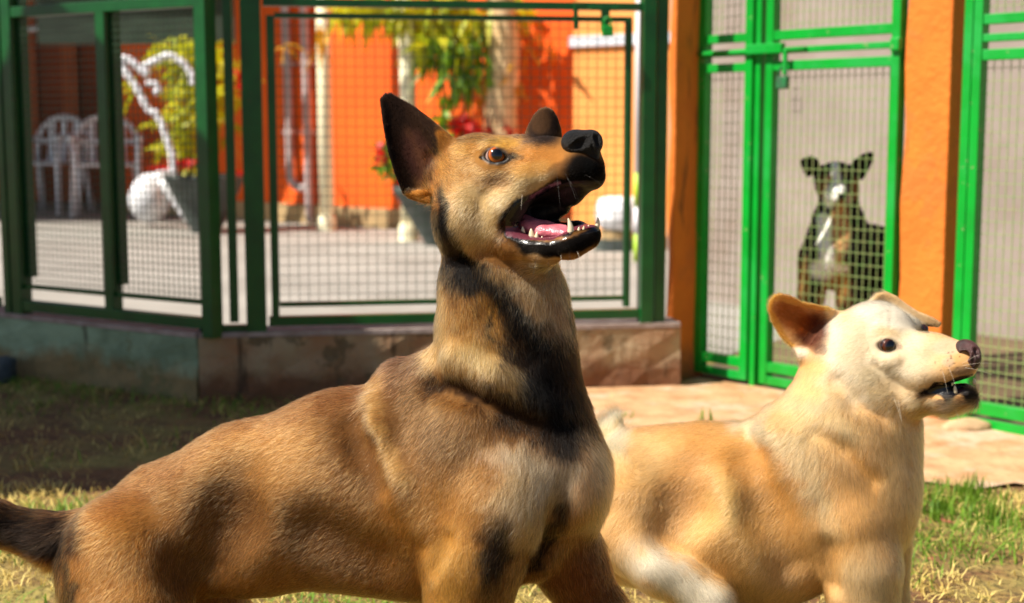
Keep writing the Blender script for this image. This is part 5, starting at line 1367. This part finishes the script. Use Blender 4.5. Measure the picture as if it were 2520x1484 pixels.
    layers = [
        ('s', [(1560, 1080), (1700, 1075), (1850, 1100), (1900, 1140)], 70, (212, 156, 94), .55), ('b', (1690, 1180), (60, 110), (200, 138, 78), .45, 15), ('b', (1900, 1250), (70, 140), (204, 144, 84), .45, -14), ('b', (1830, 1120), (80, 40), (216, 158, 94), .4), ('b', (1820, 1330), (110, 110), (222, 172, 104), .5),  # tan bands behind haunch and shoulder: soft shade of the hollows painted in
        ('b', (1590, 1130), (70, 60), (236, 200, 148), .6), ('b', (1790, 1240), (40, 60), (240, 204, 140), .6),
        ('s', [(1880, 1060), (1970, 1120), (2010, 1200), (2050, 1310)], 30, (246, 218, 172), .7), ('s', [(1835, 1045), (1890, 1065)], 22, (246, 224, 184), .8), ('b', (1900, 1060), (40, 14), (216, 160, 92), .6, 30),
        ('b', (2030, 1040), (110, 70), (244, 218, 168), .6), ('s', [(2030, 1075), (2120, 1140), (2150, 1220)], 16, (212, 156, 90), .4), ('s', [(2080, 1000), (2160, 1040), (2190, 1090)], 26, (214, 160, 100), .5), ('b', (2110, 1300), (70, 80), (226, 172, 108), .6), ('b', (2210, 1150), (36, 120), (244, 206, 150), .6),
        ('b', (2130, 1440), (70, 80), (240, 212, 168), .7), ('s', [(1560, 1370), (1650, 1420), (1770, 1500)], 46, (253, 240, 214), .95), ('b', (1560, 1240), (60, 70), (226, 178, 118), .5), ('b', (1540, 1340), (50, 50), (220, 170, 110), .6),  # hind leg strip: pale coat with its sunlit patch painted in
        ('b', (1500, 1060), (40, 60), (246, 226, 186), .9), ('b', (1960, 1420), (80, 60), (206, 160, 108), .5),
        # head
        ('b', (2160, 870), (150, 130), (250, 230, 196), .95), ('b', (2190, 770), (90, 36), (253, 243, 222), .9, 15), ('b', (2140, 940), (70, 40), (244, 222, 182), .7), ('b', (2182, 900), (44, 12), (206, 180, 140), .5), ('b', (2215, 880), (20, 26), (222, 200, 166), .5), ('b', (2182, 820), (30, 12), (226, 196, 150), .5, 10),
        ('b', (2190, 960), (90, 30), (232, 196, 146), .5), ('b', (2220, 1000), (90, 20), (236, 190, 126), .7), ('b', (2330, 852), (40, 22), (214, 196, 178), .5), ('b', (2368, 912), (28, 12), (120, 100, 90), .6, -10), ('b', (2335, 890), (16, 14), (206, 190, 172), .5), 
        ('s', [(2290, 960), (2330, 972), (2380, 968), (2405, 958)], 11, (24, 18, 18), .97), ('b', (2392, 972), (18, 20), (34, 28, 28), .9), ('b', (2340, 995), (20, 12), (150, 124, 116), .6), ('s', [(2284, 962), (2310, 950), (2340, 938), (2390, 922)], 5, (30, 22, 22), .9),
        # ears
        ('b', (2000, 815), (44, 52), (96, 48, 36), .95, 35), ('b', (1950, 780), (52, 36), (176, 96, 44), .8, 40), ('s', [(1905, 728), (1894, 760), (1925, 828), (1950, 855)], 8, (246, 186, 96), .9), ('s', [(1905, 728), (1970, 746), (2040, 760)], 9, (246, 196, 112), .85), ('b', (1965, 868), (26, 16), (250, 226, 200), .9), ('b', (2020, 860), (20, 16), (96, 56, 44), .7), ('s', [(2060, 790), (2056, 850), (2040, 890)], 14, (248, 232, 202), .8),  # orange rim strokes: sun glowing through the ear edge, painted into the coat
        ('b', (2012, 900), (30, 20), (248, 208, 140), .8), ('s', [(2150, 725), (2200, 726), (2250, 764), (2310, 796)], 16, (222, 186, 138), .85),
        ('b', (2183, 852), (26, 18), (40, 26, 20), .95, 8), ('b', (2210, 853), (10, 7), (160, 130, 110), .7),
        ('b', (2280, 806), (14, 12), (40, 28, 22), .9, 30),
    ]
    def jit(X, u, v):
        k = np.where((v < 940) & (u > 1880), .22, 1.0)
        return (vnoise(X, 24, 11) - .5) * 36 * k, (vnoise(X, 24, 12) - .5) * 36 * k
    def inside(u, v):
        top = np.interp(u, [2282, 2308, 2337, 2366, 2395], [962, 950, 938, 932, 922]); bot = np.interp(u, [2282, 2310, 2350, 2395, 2410], [964, 972, 974, 950, 944])
        return (u > 2283) & (u < 2412) & (v > top) & (v < bot)
    def colour(X, u, v, n):
        C = paint(u, v, (238, 188, 130), layers, jit(X, u, v), 1015); C = punch(C, .12, .5); g_ = C @ np.array([.3, .55, .15]); C = np.clip(g_[:, None] + (C - g_[:, None]) * 1.08, .004, .9)
        # dark speckles where the whiskers root
        sp = (vnoise(X, 5, 19) > .80) & (np.hypot((u - 2335) / 34, (v - 890) / 32) < 1); C[sp] *= .45
        C[inside(u, v)] = lin(12, 8, 9)
        return C
    def wet(X, u, v):
        return np.clip(inside(u, v) + .55 * (seg_dist(u, v, [(2290, 964), (2330, 976), (2380, 966), (2405, 950)]) < 7) + .51 * (np.hypot((u - 2182) / 24, (v - 852) / 20) < 1), 0, 1)
    def thin(X, u, v): return np.where((u < 2030) & (v < 870) & (u < 1890 + (900 - v) * 1.2), .45, 0) + np.where((u > 2240) & (v < 808) & (v > 2 * 0 + 755), .2, 0) * (u > 2282)
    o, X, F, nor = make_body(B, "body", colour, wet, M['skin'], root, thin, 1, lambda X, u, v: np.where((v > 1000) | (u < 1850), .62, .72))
    def length(P, u, v):
        L_ = np.full(len(u), .014); hd = (v < 1000) & (u > 1960); L_ = np.where(hd, .011 - .0060 * np.clip((u - 2200) / 130, 0, 1), L_)
        L_ = np.where((v < 870) & (u < 2040), .007, L_); L_ = np.where((v < 810) & (u > 2200), .005, L_)
        L_ = np.where((v > 960) & (v < 1250) & (u > 1870), .019, L_); L_ = np.where((u < 1540) & (v < 1150), .03, L_)
        L_ = np.where((v > 1020) & (v < 1080) & (u > 1820) & (u < 1910), .026, L_)
        L_ = np.where(np.hypot((u - 2182) / 36, (v - 852) / 28) < 1, .003, L_)
        return L_
    def density(P, u, v):
        d = np.ones(len(u)); d[(v < 1000) & (u > 1880)] = 2.4; d[wet(P, u, v) > .5] = 0; d[np.hypot((u - 2382) / 34, (v - 874) / 42) < 1] = 0
        d[np.hypot((u - 2182) / 22, (v - 852) / 18) < 1] = 0; d[v > 1560] = .35; return d
    comb = flow_field([(2340, 860, -1, .1, .3), (2300, 930, -1, .4, .2), (2250, 830, -1, -.2, .2), (2190, 770, -1, .1, .1), (2150, 860, -1, .4, 0), (2180, 930, -.9, .5, 0), (2100, 940, -.7, .8, 0), (2080, 840, -.8, .5, 0), (2350, 1000, -1, .2, 0), (1930, 780, -.8, -.5, 0), (1990, 800, -.8, -.5, 0), (1960, 860, -.9, .3, 0), (2010, 850, -.6, .2, -.3), (2250, 760, .9, .4, 0),
        (1990, 960, -.4, 1, 0), (2100, 1040, -.1, 1, 0), (2230, 1080, .1, 1, 0), (1950, 1040, -.6, .8, 0), (2000, 1150, -.3, 1, 0), (2130, 1200, .1, 1, 0), (2220, 1250, .1, 1, 0), (2060, 1300, -.1, 1, 0), (2120, 1440, 0, 1, 0), (1860, 1050, -1, -.1, 0), (1900, 1150, -.8, .7, 0), (1800, 1080, -1, .3, 0), (1850, 1300, -.7, .8, 0), (1700, 1100, -1, .4, 0), (1720, 1280, -.8, .8, 0), (1580, 1100, -1, .5, 0), (1560, 1250, -.5, 1, 0), (1640, 1390, .6, 1, 0), (1750, 1470, .5, 1, 0), (1950, 1400, -.5, .9, 0), (1500, 1060, -.1, -1, 0), (1520, 1150, -.1, -1, 0)])
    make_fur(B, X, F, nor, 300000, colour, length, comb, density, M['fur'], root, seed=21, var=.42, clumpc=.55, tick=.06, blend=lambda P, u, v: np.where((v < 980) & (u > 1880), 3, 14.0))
    # longer hairs curling out of the ear opening
    eyeball(B, e0, 24, (.22, -.04, -.96), root, [(52, 22, 10), (84, 38, 18), (40, 18, 10), (60, 40, 32)], pr=.55, ir=.86)
    eyeball(B, (2272, 810, 56), 13, (.7, -.1, -.6), root, [(40, 18, 8), (60, 26, 12), (30, 14, 8), (50, 34, 28)], pr=.5, ir=.86)
    Nb = Body(2.12, [((1040, 60, -260), (1190, 200, -30), 1.7)])
    nw = -150
    Nb.ell((2384, 873, nw + 26), (25, 35, 38), -14, k=8); Nb.ell((2372, 862, nw + 24), (22, 24, 32), -30, k=14); Nb.ell((2392, 880, nw + 12), (16, 28, 28), 0, k=14)
    def ns(u, v):
        w = Nb.snap(u, v); return nw if w is None else w
    Nb.chain([(2376, 874, ns(2376, 874) - 1, 11), (2368, 888, ns(2370, 884) + 2, 8)], 6, 1.0, True)
    Nb.chain([(2403, 862, ns(2399, 864) + 3, 7), (2406, 874, ns(2399, 874) + 4, 5)], 5, 1.0, True)
    Nb.chain([(2396, 872, ns(2394, 872), 2.4), (2394, 900, ns(2392, 898), 2.8)], 4, 1.0, True)
    m = mat("pink brown nose leather", (92, 58, 56), (26, 20, 22), rough=.42, scale=26, bump=.4, bscale=600, spec=.4, contrast=(.3, .6))
    part_from_field(Nb, "nose", m, root)
    T = Body(2.12, [((1040, 190, -200), (1180, 270, 0), 2.2)])
    T.chain([(2310, 976, -70, 12), (2350, 972, -96, 14), (2388, 958, -112, 9)], 10)
    part_from_field(T, "tongue", mat("dark wet tongue", (90, 44, 52), (60, 28, 36), rough=.25, scale=60), root, 2)
    for a, b, r in (((2352, 968, -132), (2349, 949, -136), 5.0), ((2399, 944, -118), (2396, 930, -122), 4.5), ((2345, 936, -128), (2343, 950, -132), 4.0)):
        tooth(B, a, b, r, root, M['tooth'])
    whiskers(B, [(2335, 905, .3, 1, -.5, 50), (2320, 915, .1, 1, -.6, 50), (2370, 900, 1, -.3, -.4, 70), (2375, 905, 1, .1, -.4, 70), (2368, 895, 1, -.8, -.4, 60), (2210, 985, .05, 1, -.6, 50), (2200, 980, .3, 1, -.4, 60), (2350, 1004, .3, 1, -.3, 44)], root, M['whisker'], r=.00014)
    return root
cream_dog()
# ------------------------------------------------------------------ the dark dog behind the kennel mesh
def dark_dog():
    B = Body(4.42, [((690, -375, -110), (1010, 215, 260), 2.4)])
    base = B.world(B.P(2080, 930, 20)[None])[0]; base[2] = 0
    root = empty("dark_dog", base, "black and tan dog with white blaze sitting behind the kennel gate mesh", "dog")
    B.ell((2057, 440, 0), (53, 42, 50), 0, k=14); B.ell((2036, 464, -14), (28, 28, 28), 0, k=14); B.ell((2086, 464, -10), (28, 28, 28), 0, k=14)
    B.chain([(2058, 460, -28, 32), (2062, 484, -62, 25)], 14); B.chain([(2056, 490, -20, 22), (2062, 504, -52, 13)], 10)
    B.chain([(2064, 500, 22, 50), (2062, 560, 22, 62), (2052, 630, 14, 84)], 24, .95)
    B.chain([(2070, 610, 40, 74), (2142, 648, 100, 90), (2165, 770, 135, 84), (2160, 820, 130, 72)], 30)
    B.chain([(2008, 650, -14, 44), (1996, 730, -20, 30), (1994, 800, -20, 20), (1994, 915, -20, 17), (1990, 924, -34, 18)], 16)
    B.chain([(2086, 660, -14, 42), (2090, 740, -16, 29), (2090, 800, -16, 20), (2090, 915, -16, 17), (2088, 924, -30, 18)], 16)
    B.chain([(2170, 800, 90, 52), (2150, 895, 60, 26), (2130, 910, 30, 20)], 20)
    le = [(1966, 396), (1980, 388), (1997, 382), (2012, 390), (2020, 404), (2016, 424), (2000, 432), (1984, 437), (1975, 420)]
    re = [(2086, 412), (2100, 394), (2122, 379), (2138, 373), (2154, 376), (2148, 398), (2138, 420), (2122, 444), (2098, 440)]
    B.sheet(le, lambda u, v: 6 + 0 * u - .25 * (2016 - u) + .0 * v, 4, k=8, rnd=5); B.sheet(re, lambda u, v: 6 + 0 * u + .15 * (u - 2090), 4, k=8, rnd=5)
    layers = [('b', (2030, 460), (22, 30), (150, 104, 66), .7), ('b', (2104, 466), (14, 30), (150, 104, 66), .7), ('b', (2056, 440), (44, 22), (66, 50, 40), .6), ('b', (2069, 560), (24, 66), (206, 160, 108), .95), ('b', (2058, 690), (34, 60), (190, 138, 80), .8), ('b', (1978, 690), (16, 60), (170, 118, 66), .8),
              ('s', [(2055, 408), (2058, 440)], 10, (250, 248, 244), .98), ('b', (2058, 464), (23, 20), (250, 248, 244), .98), ('b', (2042, 488), (18, 24), (252, 250, 248), .98, 15), ('b', (2090, 490), (8, 14), (220, 200, 180), .8),
              ('s', [(2028, 540), (2030, 600), (2034, 650)], 18, (252, 250, 244), .98), ('b', (2024, 664), (34, 26), (252, 250, 246), .98), ('b', (2070, 662), (20, 12), (240, 228, 210), .9), ('b', (2040, 760), (30, 60), (186, 130, 74), .7), ('b', (2090, 800), (16, 90), (120, 82, 50), .6)]
    def colour(X, u, v, n): return paint(u, v, (30, 26, 23), layers, ((vnoise(X, 14, 5) - .5) * 6, (vnoise(X, 14, 6) - .5) * 6))
    o, X, F, nor = make_body(B, "body", colour, lambda X, u, v: np.zeros(len(u)), M['skin'], root)
    comb = flow_field([(2060, 430, 0, -1, .5), (2040, 470, -.7, .6, .3), (2090, 470, .7, .6, .3), (2060, 560, 0, 1, 0), (2000, 650, -.3, 1, 0), (2150, 620, .5, .9, 0), (2060, 700, 0, 1, 0), (1990, 400, -.3, -1, 0), (2120, 400, .5, -1, 0), (2150, 760, .3, 1, 0)])
    make_fur(B, X, F, nor, 60000, colour, lambda P, u, v: np.where(v < 512, .005, .012), comb, lambda P, u, v: np.ones(len(u)), M['fur'], root, seed=31, radius=.0004, blend=lambda P, u, v: np.full(len(u), .8))
    for u in (2037, 2084):
        w = B.snap(u, 448); eyeball(B, (u, 448, (w if w is not None else -40) + 3), 6.5, (0, -.1, -1), root, [(40, 22, 12), (60, 34, 16), (30, 18, 10), (40, 30, 26)], pr=.6, ir=.9)
    Nb = Body(4.42, [((780, -280, -110), (830, -230, -30), 1.2)])
    Nb.ell((2067, 484, -76), (14, 13, 12), 0, k=4); Nb.ell((2061, 490, -86), (3.5, 3, 4), 20, k=2, sub=True); Nb.ell((2073, 490, -86), (3.5, 3, 4), -20, k=2, sub=True)
    part_from_field(Nb, "nose", M['nose'], root)
dark_dog()
